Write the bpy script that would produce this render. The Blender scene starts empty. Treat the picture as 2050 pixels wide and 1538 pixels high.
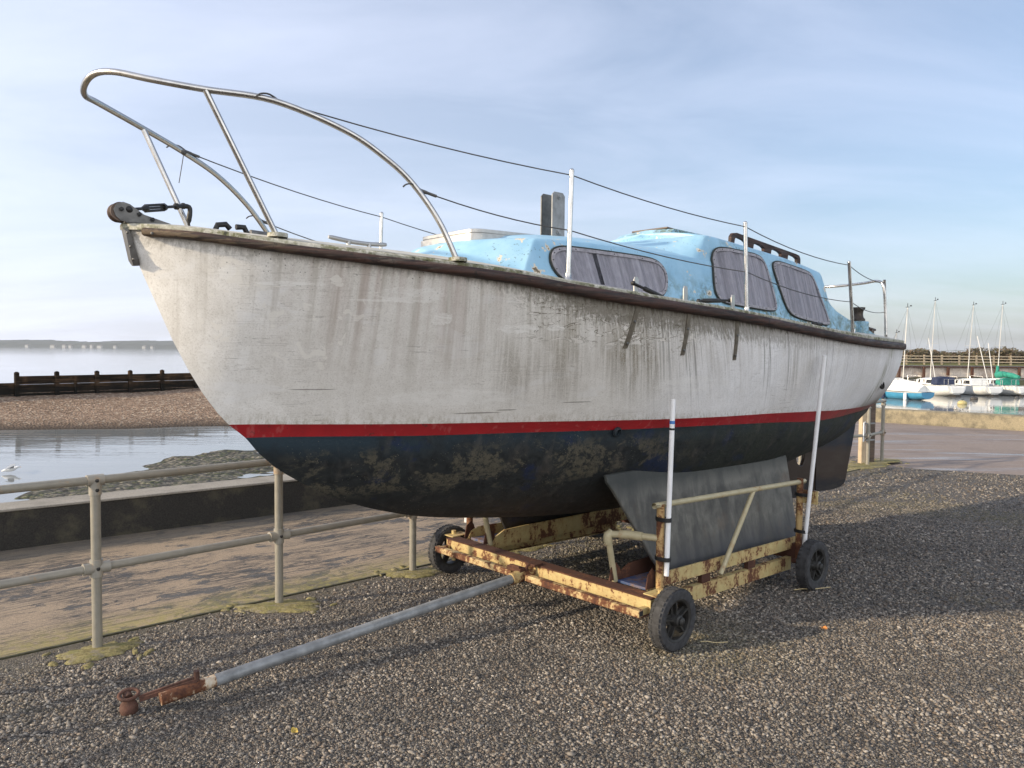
import bpy, math, random
import numpy as np
from mathutils import Vector, Matrix
random.seed(7); RNG = np.random.default_rng(11)
S = bpy.context.scene
R = math.radians
# ------------------------------------------------------------------ camera
CAMH = 1.75
cam = bpy.data.cameras.new("camera"); camo = bpy.data.objects.new("camera", cam); S.collection.objects.link(camo)
PITCH, ROLL, FPX = 0.04346, R(0.517), 1540.0
cam.sensor_width = 36; cam.lens = 36*FPX/2050; cam.clip_start = .05; cam.clip_end = 20000
camo.matrix_world = Matrix.Translation((0, 0, CAMH)) @ Matrix.Rotation(math.pi/2-PITCH, 4, 'X') @ Matrix.Rotation(ROLL, 4, 'Z')
S.camera = camo
S.render.resolution_x = 1024; S.render.resolution_y = 768
# ------------------------------------------------------------------ light
SUN_EL, SUN_DIR = R(19), Vector((-.94, -.31, 0)).normalized()      # direction towards the sun, on the ground
sun = bpy.data.lights.new("sun", 'SUN'); sun.energy = 3.3; sun.angle = R(1.5); sun.color = (1, .83, .60)
suno = bpy.data.objects.new("sun", sun); S.collection.objects.link(suno)
sv = Vector((SUN_DIR.x*math.cos(SUN_EL), SUN_DIR.y*math.cos(SUN_EL), math.sin(SUN_EL)))
suno.rotation_euler = sv.to_track_quat('Z', 'Y').to_euler(); suno.location = (-8, -4, 8)
W = bpy.data.worlds.new("World"); S.world = W; W.use_nodes = True
wt = W.node_tree; wt.nodes.clear()
wn = wt.nodes.new; wl = wt.links.new
wo = wn('ShaderNodeOutputWorld'); bg = wn('ShaderNodeBackground'); sky = wn('ShaderNodeTexSky')
sky.sky_type = 'NISHITA'; sky.sun_disc = False; sky.sun_elevation = SUN_EL
sky.sun_rotation = math.atan2(SUN_DIR.x, SUN_DIR.y)
sky.air_density = 1.0; sky.dust_density = 2.2; sky.ozone_density = 2.5; sky.altitude = 0
tc = wn('ShaderNodeTexCoord')
sep = wn('ShaderNodeSeparateXYZ'); wl(tc.outputs['Generated'], sep.inputs[0])
def wmath(op, a, b=None, clamp=False):
    n = wn('ShaderNodeMath'); n.operation = op; n.use_clamp = clamp
    for i, x in enumerate((a, b)):
        if x is None: continue
        if isinstance(x, (int, float)): n.inputs[i].default_value = x
        else: wl(x, n.inputs[i])
    return n.outputs[0]
den = wmath('ADD', wmath('MAXIMUM', sep.outputs[2], 0.0), .18)
cmb = wn('ShaderNodeCombineXYZ'); wl(wmath('DIVIDE', sep.outputs[0], den), cmb.inputs[0]); wl(wmath('DIVIDE', sep.outputs[1], den), cmb.inputs[1])
mp = wn('ShaderNodeMapping'); wl(cmb.outputs[0], mp.inputs[0]); mp.inputs['Rotation'].default_value = (0, 0, R(-38)); mp.inputs['Scale'].default_value = (.6, 1.35, 1)
nz = wn('ShaderNodeTexNoise'); wl(mp.outputs[0], nz.inputs['Vector']); nz.inputs['Scale'].default_value = 1.5; nz.inputs['Detail'].default_value = 9; nz.inputs['Roughness'].default_value = .58; nz.inputs['Distortion'].default_value = .5
cr = wn('ShaderNodeMapRange'); wl(nz.outputs[0], cr.inputs[0]); cr.inputs[1].default_value = .36; cr.inputs[2].default_value = .82; cr.inputs[3].default_value = .09; cr.inputs[4].default_value = .38
hz = wmath('POWER', wmath('SUBTRACT', 1.0, wmath('MAXIMUM', sep.outputs[2], 0.0)), 9.0)
cloud = wn('ShaderNodeMix'); cloud.data_type = 'RGBA'
sd = wn('ShaderNodeVectorMath'); sd.operation = 'DOT_PRODUCT'; wl(tc.outputs['Generated'], sd.inputs[0]); sd.inputs[1].default_value = sv[:]
au = wn('ShaderNodeMapRange'); wl(sd.outputs['Value'], au.inputs[0]); au.inputs[1].default_value = -.75; au.inputs[2].default_value = .45; au.inputs[3].default_value = 0; au.inputs[4].default_value = .42   # bright hazy side of the sky towards the sun
veil = wmath('ADD', wmath('ADD', cr.outputs[0], au.outputs[0]), wmath('MULTIPLY', hz, wmath('ADD', wmath('MULTIPLY', au.outputs[0], .75), .05)), True)
wl(veil, cloud.inputs[0]); wl(sky.outputs[0], cloud.inputs[6])
cloud.inputs[7].default_value = (6.0, 6.4, 7.7, 1)
# added bright cloud bank, out of view behind the camera, to lift the shaded hull
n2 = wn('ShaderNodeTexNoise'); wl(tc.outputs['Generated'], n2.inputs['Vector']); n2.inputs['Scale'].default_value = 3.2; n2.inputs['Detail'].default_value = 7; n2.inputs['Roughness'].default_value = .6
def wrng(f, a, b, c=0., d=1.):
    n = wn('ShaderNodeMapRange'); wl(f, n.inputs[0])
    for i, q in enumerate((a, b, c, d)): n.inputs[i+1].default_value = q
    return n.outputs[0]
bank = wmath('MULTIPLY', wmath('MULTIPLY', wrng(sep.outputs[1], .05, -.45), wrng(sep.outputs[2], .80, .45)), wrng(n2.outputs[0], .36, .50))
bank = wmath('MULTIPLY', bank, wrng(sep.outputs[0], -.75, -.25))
fill_cloud = wn('ShaderNodeMix'); fill_cloud.data_type = 'RGBA'; wl(bank, fill_cloud.inputs[0]); wl(cloud.outputs[2], fill_cloud.inputs[6]); fill_cloud.inputs[7].default_value = (11.9, 12.0, 12.2, 1)
wl(fill_cloud.outputs[2], bg.inputs[0]); bg.inputs[1].default_value = .104
wl(bg.outputs[0], wo.inputs[0])
S.view_settings.view_transform = 'Standard'; S.view_settings.look = 'None'; S.view_settings.gamma = 1; S.view_settings.exposure = 0.8
S.cycles.max_bounces = 6; S.cycles.transparent_max_bounces = 12; S.cycles.volume_bounces = 0
# ------------------------------------------------------------------ material helpers
class NT:
    def __init__(s, name, rough=.6, metal=0., spec=.5):
        s.m = bpy.data.materials.new(name); s.m.use_nodes = True; s.t = s.m.node_tree
        s.b = s.t.nodes['Principled BSDF']; s.out = s.t.nodes['Material Output']
        s.b.inputs['Roughness'].default_value = rough; s.b.inputs['Metallic'].default_value = metal
        s.b.inputs['Specular IOR Level'].default_value = spec
        s.tc = s.t.nodes.new('ShaderNodeTexCoord')
    def n(s, k): return s.t.nodes.new(k)
    def l(s, a, b):
        if isinstance(a, (int, float)): b.default_value = a
        elif isinstance(a, tuple): b.default_value = a if len(a) == 4 or b.type == 'VECTOR' else a+(1,)
        else: s.t.links.new(a, b)
    def co(s, scale=(1, 1, 1), rot=(0, 0, 0), loc=(0, 0, 0)):
        mp = s.n('ShaderNodeMapping'); s.l(s.tc.outputs['Object'], mp.inputs[0])
        mp.inputs['Scale'].default_value = scale; mp.inputs['Rotation'].default_value = rot; mp.inputs['Location'].default_value = loc
        return mp.outputs[0]
    def noise(s, scale=5, detail=4, vec=None, rough=.55, dist=0., col=False):
        t = s.n('ShaderNodeTexNoise'); s.l(vec if vec is not None else s.tc.outputs['Object'], t.inputs['Vector'])
        t.inputs['Scale'].default_value = scale; t.inputs['Detail'].default_value = detail; t.inputs['Roughness'].default_value = rough; t.inputs['Distortion'].default_value = dist
        return t.outputs['Color' if col else 0]
    def voro(s, scale, vec=None, feat='F1', out='Distance', rnd=1.):
        t = s.n('ShaderNodeTexVoronoi'); t.feature = feat; s.l(vec if vec is not None else s.tc.outputs['Object'], t.inputs['Vector'])
        t.inputs['Scale'].default_value = scale; t.inputs['Randomness'].default_value = rnd
        return t.outputs[out]
    def rng(s, f, a, b, c=0., d=1.):
        t = s.n('ShaderNodeMapRange'); s.l(f, t.inputs[0])
        for i, x in enumerate((a, b, c, d)): t.inputs[i+1].default_value = x
        return t.outputs[0]
    def ma(s, op, a, b=0., clamp=False):
        t = s.n('ShaderNodeMath'); t.operation = op; t.use_clamp = clamp; s.l(a, t.inputs[0]); s.l(b, t.inputs[1]); return t.outputs[0]
    def mix(s, f, a, b, mode='MIX'):
        t = s.n('ShaderNodeMix'); t.data_type = 'RGBA'; t.blend_type = mode; s.l(f, t.inputs[0]); s.l(a, t.inputs[6]); s.l(b, t.inputs[7]); return t.outputs[2]
    def xyz(s, vec=None):
        t = s.n('ShaderNodeSeparateXYZ'); s.l(vec if vec is not None else s.tc.outputs['Object'], t.inputs[0]); return t.outputs
    def attr(s, name, out='Fac'):
        t = s.n('ShaderNodeAttribute'); t.attribute_name = name; return t.outputs[out]
    def bump(s, h, strength=.3, dist=.01, inp=None):
        t = s.n('ShaderNodeBump'); t.inputs['Strength'].default_value = strength; t.inputs['Distance'].default_value = dist; s.l(h, t.inputs['Height'])
        s.l(t.outputs[0], s.b.inputs['Normal']); return t
    def col(s, c): s.l(c, s.b.inputs['Base Color']); return s
    def ro(s, r): s.l(r, s.b.inputs['Roughness']); return s

def plain(name, c, rough=.6, metal=0., var=.25, scale=30, bump=.1):
    m = NT(name, rough, metal)
    d = tuple(x*(1-var) for x in c); e = tuple(min(1, x*(1+var)) for x in c)
    f = m.rng(m.noise(scale, 5), .3, .7)
    m.col(m.mix(f, d, e)); m.ro(m.rng(m.noise(scale*.6, 3), .3, .7, max(.05, rough-.12), min(1, rough+.12)))
    if bump: m.bump(m.noise(scale*3, 4), bump, .003)
    return m.m
M = {}
def mk_hull():
    m = NT('white_topsides_paint', .55, 0, .35)
    t = m.attr('sheer_t')                                             # 0 at the rubbing strake, 1 at the boot stripe
    x, y, z = m.xyz()
    cb = m.n('ShaderNodeCombineXYZ'); m.l(m.ma('ADD', x, m.ma('MULTIPLY', m.ma('SUBTRACT', z, 2.0), m.rng(x, -1.8, .6, .10, .72))), cb.inputs[0]); m.l(z, cb.inputs[2])
    def dco(sx, sz, loc=(0, 0, 0)):
        mp = m.n('ShaderNodeMapping'); m.l(cb.outputs[0], mp.inputs[0]); mp.inputs['Scale'].default_value = (sx, 1, sz); mp.inputs['Location'].default_value = loc; return mp.outputs[0]
    mott = m.noise(14, 7, rough=.72); speck = m.noise(120, 3, rough=.75); large = m.noise(1.1, 4, rough=.6)
    clean = m.mix(m.rng(mott, .35, .65), (.78, .78, .785), (.90, .90, .91))
    bow = m.mix(m.rng(mott, .35, .65), (.71, .69, .645), (.86, .845, .81))
    c = m.mix(m.rng(x, .55, -.25), clean, bow)
    c = m.mix(m.rng(large, .38, .62, 0, .32), c, (.58, .545, .495))
    c = m.mix(m.rng(speck, .53, .66, 0, .40), c, (.38, .35, .31))
    c = m.mix(m.rng(speck, .44, .34, 0, .30), c, (.90, .89, .86))
    # pale scuffs and fender rub
    sc2 = m.noise(1, 3, m.co((3.2, 3.2, 8), (0, 0, 0), (2, 7, 4)), .5, .7)
    c = m.mix(m.rng(sc2, .60, .635, 0, .5), c, (.80, .79, .77))
    # streaks running down, strongest amidships
    zone = m.ma('MULTIPLY', m.rng(x, -1.15, -.85), m.rng(x, .45, -.1))
    zone2 = m.ma('MULTIPLY', m.rng(x, .3, .55, 0, .5), m.rng(x, 3.6, 1.6, .35, 1))
    zone3 = m.ma('MULTIPLY', m.rng(x, -2.2, -1.7, 0, .22), m.rng(x, -.75, -1.0))
    zn = m.ma('MAXIMUM', m.ma('MAXIMUM', zone, zone2), zone3)
    st = m.noise(1, 6, dco(50, 2.2), .68, .3)
    patch = m.rng(m.noise(1, 4, dco(3.0, 1.0, (3, 1, 2)), .6), .40, .58)
    fade = m.rng(t, .93, .45)
    s1 = m.ma('MULTIPLY', m.ma('MULTIPLY', m.ma('MULTIPLY', m.rng(st, .45, .56), m.rng(m.noise(130, 3, rough=.75), .38, .56, .35, 1)), zn), m.ma('MULTIPLY', patch, fade))
    c = m.mix(m.ma('MULTIPLY', s1, .92), c, m.mix(m.rng(m.noise(3, 2), .4, .6), (.125, .105, .075), (.20, .175, .115)))
    body = m.ma('MULTIPLY', m.ma('MULTIPLY', zn, patch), m.ma('MULTIPLY', fade, m.rng(mott, .40, .60, .1, .75)))
    c = m.mix(m.ma('MULTIPLY', body, m.rng(x, .2, 1.0, .8, .2)), c, (.36, .32, .255))
    st2 = m.noise(1, 4, dco(15, .5), .62, .25)
    c = m.mix(m.ma('MULTIPLY', m.rng(st2, .52, .64, 0, .6), m.ma('MULTIPLY', m.rng(t, .85, .3), m.rng(x, .2, 1.2, .9, .25))), c, (.40, .365, .31))
    # thin black runs below the chainplates
    rn = m.noise(1, 4, dco(66, 1.1), .62, .6)
    runs = m.ma('MULTIPLY', m.rng(rn, .545, .60), m.ma('MULTIPLY', m.rng(x, -.7, .4), m.rng(t, .98, .15, 0, .9)))
    runs = m.ma('MULTIPLY', runs, m.rng(m.noise(1, 2, dco(5, .5, (4, 0, 0))), .44, .56))
    runs = m.ma('MULTIPLY', runs, m.rng(x, 3.2, 1.3, .25, 1))
    c = m.mix(runs, c, (.085, .072, .058))
    # reddish wash towards the bow
    red = m.ma('MULTIPLY', m.ma('MULTIPLY', m.rng(x, -2.15, -1.8), m.rng(x, -.95, -1.35)), m.rng(t, .8, .15))
    c = m.mix(m.ma('MULTIPLY', red, m.rng(m.noise(1, 4, dco(19, .9, (9, 0, 0)), .6), .46, .62, 0, .34)), c, (.36, .25, .215))
    # old peeled patches, horizontally drawn
    pz = m.noise(1, 5, m.co((8, 8, 30), (0, 0, 0), (1, 2, 5)), .6, 1.0)
    pzone = m.ma('MULTIPLY', m.ma('MULTIPLY', m.rng(x, -1.1, -.9), m.rng(x, .35, .1)), m.ma('MULTIPLY', m.rng(t, .07, .13), m.rng(t, .44, .34)))
    pz2 = m.ma('MULTIPLY', m.ma('MULTIPLY', m.rng(x, -2.4, -2.3), m.rng(x, -1.55, -1.8)), m.ma('MULTIPLY', m.rng(t, .8, .6), m.rng(t, .02, .1)))
    pm = m.noise(1, 3, m.co((11, 11, 11), (0, 0, 0), (7, 3, 1)), .5, .8)
    c = m.mix(m.ma('MULTIPLY', m.rng(pz, .54, .56, 0, .95), pzone), c, (.74, .71, .665))
    c = m.mix(m.ma('MULTIPLY', m.rng(pz, .575, .565), m.ma('MULTIPLY', m.rng(pz, .535, .545), pzone)), c, (.20, .18, .14))
    c = m.mix(m.ma('MULTIPLY', m.rng(pm, .60, .625, 0, .75), pz2), c, (.78, .755, .70))
    def spot(cx, cz, a, b, rag=.9):
        q = m.ma('ADD', m.ma('POWER', m.ma('ABSOLUTE', m.ma('DIVIDE', m.ma('SUBTRACT', x, cx), a)), 2.0), m.ma('POWER', m.ma('ABSOLUTE', m.ma('DIVIDE', m.ma('SUBTRACT', z, cz), b)), 2.0))
        return m.rng(m.ma('ADD', q, m.ma('MULTIPLY', m.ma('SUBTRACT', ragn, .5), rag*4)), 1.08, .80)
    ragn = m.noise(15, 7, rough=.75); scr = m.rng(m.noise(1, 6, m.co((9, 9, 42), (0, .08, 0)), .72, .6), .40, .56, .15, 1)
    for cx, cz, a, b, k, rag in ((-1.18, 1.50, .36, .045, .50, .5), (-1.55, 2.01, .15, .035, .60, .6), (-2.05, 2.045, .13, .010, .7, .5), (-1.38, 1.90, .055, .028, .75, .9), (-.98, 1.86, .10, .022, .75, 1.0), (-.78, 1.87, .05, .018, .7, 1.), (-2.28, 2.09, .030, .035, .7, .7), (-2.16, 1.70, .02, .055, .6, .6), (-2.30, 1.72, .03, .07, .5, .8), (-1.72, 1.98, .10, .006, .5, .4), (.35, 1.55, .28, .05, .4, 1.)):
        c = m.mix(m.ma('MULTIPLY', m.ma('MULTIPLY', spot(cx, cz, a, b, rag), k*.85), scr), c, (.86, .85, .82))
    for cx, cz, a, b in ((-1.02, 1.412, .13, .0035), (-.86, 1.425, .06, .003), (-.45, 1.46, .10, .003), (-1.85, 1.55, .10, .003)):
        c = m.mix(m.ma('MULTIPLY', spot(cx, cz, a, b, .25), .7), c, (.12, .10, .08))
    # grime and mould hanging under the strake
    dr = m.noise(1, 6, dco(50, 14), .72, .4)
    g = m.ma('SUBTRACT', m.ma('MULTIPLY', dr, m.rng(x, -1.6, -.4, .20, .34)), t)
    c = m.mix(m.ma('MULTIPLY', m.rng(g, .045, .10), m.rng(x, -2.3, -1.2, 0, .97)), c, (.04, .034, .026))
    g2 = m.ma('SUBTRACT', m.ma('MULTIPLY', m.noise(1, 6, dco(60, 22, (3, 3, 3)), .75), m.rng(x, -1.3, -.5, .25, .60)), t)
    c = m.mix(m.ma('MULTIPLY', m.rng(g2, .03, .12, 0, .75), m.rng(x, 2.2, .5, .3, 1)), c, (.13, .115, .085))
    spots = m.ma('MULTIPLY', m.rng(m.voro(42), .16, .10), m.ma('MULTIPLY', m.rng(t, .30, .02), m.rng(m.noise(5, 2), .48, .56)))
    c = m.mix(spots, c, (.045, .038, .03))
    sc = m.noise(1, 2, m.co((1.6, 1.6, 46), (0, .10, 0), (0, 0, 3)), .5, 1.4)
    c = m.mix(m.ma('MULTIPLY', m.rng(m.ma('ABSOLUTE', m.ma('SUBTRACT', sc, .57)), .006, .002), m.rng(m.noise(1.7, 3), .50, .58, 0, .6)), c, (.84, .82, .78))
    c = m.mix(m.ma('MULTIPLY', m.rng(m.ma('ABSOLUTE', m.ma('SUBTRACT', sc, .44)), .005, .002), m.rng(m.noise(1.9, 3, m.co((1, 1, 1), (0, 0, 0), (8, 8, 8))), .54, .60, 0, .7)), c, (.16, .14, .12))
    low = m.ma('MULTIPLY', m.rng(t, .90, 1.0), m.rng(m.noise(1, 6, dco(55, 20), .72), .46, .60, 0, .55))
    c = m.mix(low, c, (.36, .32, .235))
    # green-brown grime round the exhaust at the quarter
    q = m.ma('MULTIPLY', m.rng(m.ma('ABSOLUTE', m.ma('SUBTRACT', x, 3.72)), .20, .02), m.rng(m.noise(1, 6, dco(24, 4), .7), .45, .56, 0, .85))
    c = m.mix(q, c, (.20, .19, .115))
    c = m.mix(m.ma('MULTIPLY', m.rng(x, 3.2, 4.3), m.rng(t, .62, 1.0, 0, .92)), c, (.11, .085, .055))
    m.col(c); m.ro(m.rng(mott, .3, .7, .45, .8)); m.bump(m.ma('ADD', mott, m.ma('MULTIPLY', speck, .4)), .16, .004)
    return m.m
def mk_boot():
    m = NT('red_boot_stripe_paint', .45)
    x, y, z = m.xyz()
    c = m.mix(m.rng(m.noise(9, 4), .35, .7), (.33, .011, .016), (.25, .011, .015))
    c = m.mix(m.rng(m.noise(1, 3, m.co((30, 30, 1.2)), .5), .60, .66, 0, .16), c, (.55, .25, .22))
    c = m.mix(m.ma('MULTIPLY', m.rng(x, 1.9, 4.2), m.rng(m.noise(14, 5, rough=.65), .42, .56, 0, 1)), c, (.035, .04, .022))
    c = m.mix(m.rng(m.noise(30, 4), .64, .72, 0, .7), c, (.06, .02, .02))
    return m.col(c).m
def mk_anti():
    m = NT('navy_antifouling_paint', .7, 0, .3)
    x, y, z = m.xyz()
    n1 = m.noise(3.4, 7, rough=.66, dist=.3); n2 = m.noise(22, 5, rough=.7)
    c = m.mix(m.rng(n2, .35, .65), (.010, .0125, .0145), (.026, .030, .031))
    c = m.mix(m.ma('MULTIPLY', m.rng(z, 1.15, 1.26), m.rng(m.noise(4, 5), .40, .56, .2, .85)), c, (.019, .036, .050))
    c = m.mix(m.rng(m.noise(2.6, 5, m.co((1, 1, 1.2), (0, 0, 0), (5, 5, 5)), .65), .58, .65, 0, .7), c, (.009, .019, .060))
    zone = m.ma('MULTIPLY', m.rng(z, .92, 1.0), m.rng(z, 1.25, 1.17))
    zone = m.ma('MULTIPLY', zone, m.ma('MULTIPLY', m.rng(x, -1.95, -1.7), m.rng(x, .9, .1)))
    big = m.rng(m.noise(4.2, 8, m.co((1, 1, 1.5), (0, 0, 0), (0, 0, 1)), .7, .4), .50, .54)
    c = m.mix(m.ma('MULTIPLY', m.ma('MULTIPLY', zone, big), m.rng(m.noise(34, 6, rough=.75), .40, .54, .0, .95)), c, (.088, .080, .058))
    c = m.mix(m.ma('MULTIPLY', m.rng(z, .95, .66), m.rng(n1, .35, .65, .3, .9)), c, (.045, .034, .026))
    c = m.mix(m.ma('MULTIPLY', m.rng(x, .2, 1.4, 0, .8), m.rng(n1, .35, .6)), c, (.030, .036, .026))
    st = m.noise(1, 4, m.co((9, 9, 2.2), (0, .5, 0)), .55, .3)
    c = m.mix(m.rng(st, .55, .72, 0, .45), c, (.085, .075, .065))
    bar = m.ma('MULTIPLY', m.rng(m.voro(60), .16, .1), m.rng(m.noise(6, 3), .47, .6))
    c = m.mix(m.ma('MULTIPLY', bar, .8), c, (.20, .18, .13))
    m.col(c); m.ro(m.rng(n2, .3, .7, .55, .85)); m.bump(m.ma('ADD', n2, bar), .35, .005)
    return m.m
def mk_blue():
    m = NT('pale_blue_cabin_paint', .42, 0, .4)
    x, y, z = m.xyz(); h = m.attr('base_t')                           # 0 at the deck, 1 at the roof
    n = m.noise(7, 5)
    c = m.mix(m.rng(n, .3, .7), (.235, .43, .575), (.32, .52, .655))
    mould = m.ma('MULTIPLY', m.ma('MULTIPLY', m.rng(m.noise(19, 8, rough=.78, dist=.3), .42, .54), m.rng(m.noise(4.2, 5, rough=.6), .40, .54, .1, 1)), m.ma('MAXIMUM', m.ma('MULTIPLY', m.rng(h, .75, .1), m.rng(x, .1, .5)), m.ma('MULTIPLY', m.rng(x, 1.0, 1.2), m.rng(h, 1.3, .4, 0, .85))))
    mould = m.ma('MULTIPLY', mould, m.rng(x, -.6, .75, .06, 1))
    c = m.mix(m.ma('MULTIPLY', mould, .92), c, m.mix(m.rng(m.noise(40, 3), .4, .6), (.045, .060, .022), (.12, .15, .07)))
    dk = m.ma('MULTIPLY', m.rng(m.noise(48, 4, rough=.7), .60, .68), m.rng(m.noise(4, 3), .45, .6))
    c = m.mix(dk, c, (.05, .055, .03))
    drip = m.ma('MULTIPLY', m.rng(m.noise(1, 4, m.co((40, 40, 2.5)), .6, .3), .56, .68), m.rng(x, .6, 1.2, 0, .5))
    c = m.mix(m.ma('MULTIPLY', drip, m.rng(h, 1, .2)), c, (.09, .13, .10))
    ch = m.noise(9, 5, m.co((1, 1, 1), (0, 0, 0), (2, 8, 1)), .6)
    c = m.mix(m.rng(ch, .635, .65), c, (.62, .55, .42))
    c = m.mix(m.rng(ch, .675, .69), c, (.16, .12, .07))
    m.col(c); m.bump(m.ma('ADD', n, m.ma('MULTIPLY', ch, .5)), .12, .006)
    return m.m
def mk_wood(name, a, b, sc=(2, 2, 30), grey=.0):
    m = NT(name, .5)
    g = m.noise(1, 6, m.co(sc), .6, .5)
    c = m.mix(m.rng(g, .3, .7), a, b)
    w = m.noise(5, 5, m.co((1, 1, 3)), .6)
    c = m.mix(m.rng(w, .56, .66, 0, grey), c, (.20, .175, .145))
    m.col(c); m.bump(g, .4, .004); m.ro(m.rng(w, .3, .7, .35, .7)); return m.m
def mk_lip():
    m = NT('mossy_gelcoat', .8)
    n = m.noise(26, 6, rough=.7); k = m.noise(4, 4)
    c = m.mix(m.rng(m.noise(60, 3), .35, .65), (.34, .33, .275), (.52, .50, .43))
    c = m.mix(m.ma('MULTIPLY', m.rng(n, .42, .55), m.rng(k, .35, .6, .35, 1)), c, (.13, .13, .06))
    c = m.mix(m.rng(n, .60, .66), c, (.035, .035, .022))
    m.col(c); m.bump(n, .5, .006); return m.m
def mk_rust(name, base, amt=.5, rust2=(.06, .022, .012)):
    m = NT(name, .6)
    n = m.noise(6, 8, rough=.72, dist=.4); f = m.noise(45, 5, rough=.7)
    st = m.noise(1, 4, m.co((14, 14, 3)), .6, .3)
    k = m.ma('ADD', m.ma('MULTIPLY', n, .6), m.ma('ADD', m.ma('MULTIPLY', f, .25), m.ma('MULTIPLY', st, .25)))
    lo = .72-.32*amt
    c = m.mix(m.rng(m.noise(20, 4), .3, .7), tuple(x*.82 for x in base), base)
    c = m.mix(m.rng(k, lo-.08, lo+.02, 0, .6), c, (.36, .20, .075))
    c = m.mix(m.rng(k, lo-.005, lo+.03), c, (.12, .046, .020))
    c = m.mix(m.rng(k, lo+.05, lo+.11), c, rust2)
    m.col(c); m.ro(m.rng(k, lo-.1, lo+.05, .45, .9)); m.bump(m.ma('ADD', f, n), .35, .004); return m.m
M['hull'] = mk_hull(); M['boot'] = mk_boot(); M['anti'] = mk_anti(); M['blue'] = mk_blue(); M['lip'] = mk_lip()
def mk_strake():
    m = NT('dark_varnished_timber', .45)
    g = m.noise(1, 7, m.co((4, 4, 70), (0, -.075, 0)), .68, .4); w = m.noise(1, 6, m.co((5, 5, 42), (0, -.075, 0), (3, 3, 3)), .7, .5); b = m.noise(3, 5, rough=.65); x, y, z = m.xyz()
    c = m.mix(m.rng(g, .38, .60), (.008, .005, .004), (.062, .027, .018))
    c = m.mix(m.ma('MULTIPLY', m.rng(w, .54, .62), m.rng(b, .46, .62, .0, .7)), c, (.15, .12, .095))
    c = m.mix(m.ma('MULTIPLY', m.rng(x, -1.9, -2.5), m.rng(w, .48, .58, 0, .55)), c, (.24, .18, .11))
    c = m.mix(m.rng(m.noise(24, 6, rough=.75), .55, .64, 0, .8), c, (.010, .008, .006))
    m.col(c); m.bump(m.ma('ADD', g, w), .6, .005); m.ro(m.rng(w, .35, .65, .5, .85)); return m.m
M['strake'] = mk_strake()
M['darkwood'] = mk_wood('weathered_brown_timber', (.035, .022, .015), (.11, .072, .048), (4, 4, 20), .3)
def mk_keel():
    m = NT('grey_streaked_keel_plate', .6, 0, .35)
    n = m.noise(7, 6, rough=.7); st = m.noise(1, 5, m.co((9, 9, 1.4), (0, .25, 0)), .6, .3); x, y, z = m.xyz()
    c = m.mix(m.rng(n, .35, .65), (.085, .082, .072), (.165, .16, .14))
    c = m.mix(m.rng(st, .47, .62, 0, .65), c, (.048, .048, .046))
    c = m.mix(m.rng(m.ma('ADD', z, m.ma('MULTIPLY', n, .22)), .93, 1.03, 0, .85), c, (.030, .034, .032))
    c = m.mix(m.ma('MULTIPLY', m.rng(z, .52, .34), m.rng(n, .3, .6, .3, .9)), c, (.035, .037, .045))
    c = m.mix(m.rng(m.noise(3, 5, m.co((1, 1, 1), (0, 0, 0), (4, 4, 4))), .58, .68, 0, .4), c, (.13, .085, .055))
    m.col(c); m.bump(n, .25, .004); return m.m
M['greyplate'] = mk_keel()
M['steel'] = plain('polished_stainless_tube', (.50, .485, .46), .24, 1., .12, 20, 0)
M['dullsteel'] = plain('dull_stainless_plate', (.15, .147, .14), .5, .7, .25, 25, .1)
M['strap'] = plain('weathered_chainplate', (.20, .18, .145), .55, .5, .25, 30, .1)
M['paleplate'] = plain('pale_grey_plate', (.27, .27, .265), .55, .5, .2, 25, .1); M['alu'] = plain('aluminium', (.42, .415, .40), .4, .8, .1, 30, 0)
M['wire'] = plain('stainless_wire', (.10, .095, .09), .5, .5, .2, 90, 0)
M['black'] = plain('black_fitting', (.018, .017, .016), .5, .2, .4, 40, .1)
M['rubber'] = plain('worn_black_rubber', (.034, .034, .036), .85, 0, .5, 28, .35)
M['rim'] = plain('black_cast_rim', (.020, .019, .017), .6, 0, .5, 25, .2)
M['fronttube'] = mk_rust('rusty_cream_tube', (.50, .41, .22), .62); M['cream'] = mk_rust('rusty_cream_steel', (.50, .405, .185), .47)
M['creamtube'] = mk_rust('cream_painted_tube', (.44, .385, .24), .16)
M['rust'] = mk_rust('rusted_steel', (.30, .17, .07), .95)
M['rustpost'] = mk_rust('rusted_post', (.46, .32, .14), .60)
M['hitch'] = plain('brown_rusted_casting', (.085, .038, .025), .85, 0, .5, 22, .4)
M['galv'] = plain('galvanised_tube', (.235, .245, .25), .55, .35, .3, 14, .15)
M['rail'] = mk_rust('aged_galvanised_rail', (.25, .235, .195), .06); M['clamp'] = mk_rust('galvanised_clamp', (.29, .275, .235), .26)
M['pvc'] = plain('white_pvc_pipe', (.78, .78, .78), .35, 0, .05, 12, .0)
M['bluetape'] = plain('blue_tape', (.05, .17, .45), .5, 0, .1, 30, 0)
M['board'] = mk_rust('blue_painted_board', (.05, .085, .19), .34)
M['gasket'] = plain('black_window_gasket', (.02, .024, .018), .7, 0, .5, 50, .2)
M['trim'] = plain('grey_window_rim', (.27, .255, .27), .6, 0, .35, 40, .15)
M['dark'] = plain('painted_interior_shade', (.01, .01, .011), .8, 0, .2, 10, 0)  # near-black colour standing in for shade inside hollow spaces
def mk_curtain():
    m = NT('painted_fold_lilac_curtain', .9, 0, .1); x, y, z = m.xyz()
    b = m.noise(1, 3, m.co((26, 0, .6)), .55, .5); c = m.mix(m.rng(b, .34, .66), (.32, .317, .328), (.56, .555, .57)); c = m.mix(m.rng(m.noise(1, 4, m.co((60, 0, 3))), .5, .7, 0, .5), c, (.60, .58, .60))  # light and dark of the folds painted in as vertical bands
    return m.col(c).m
M['curtain'] = mk_curtain()
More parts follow.
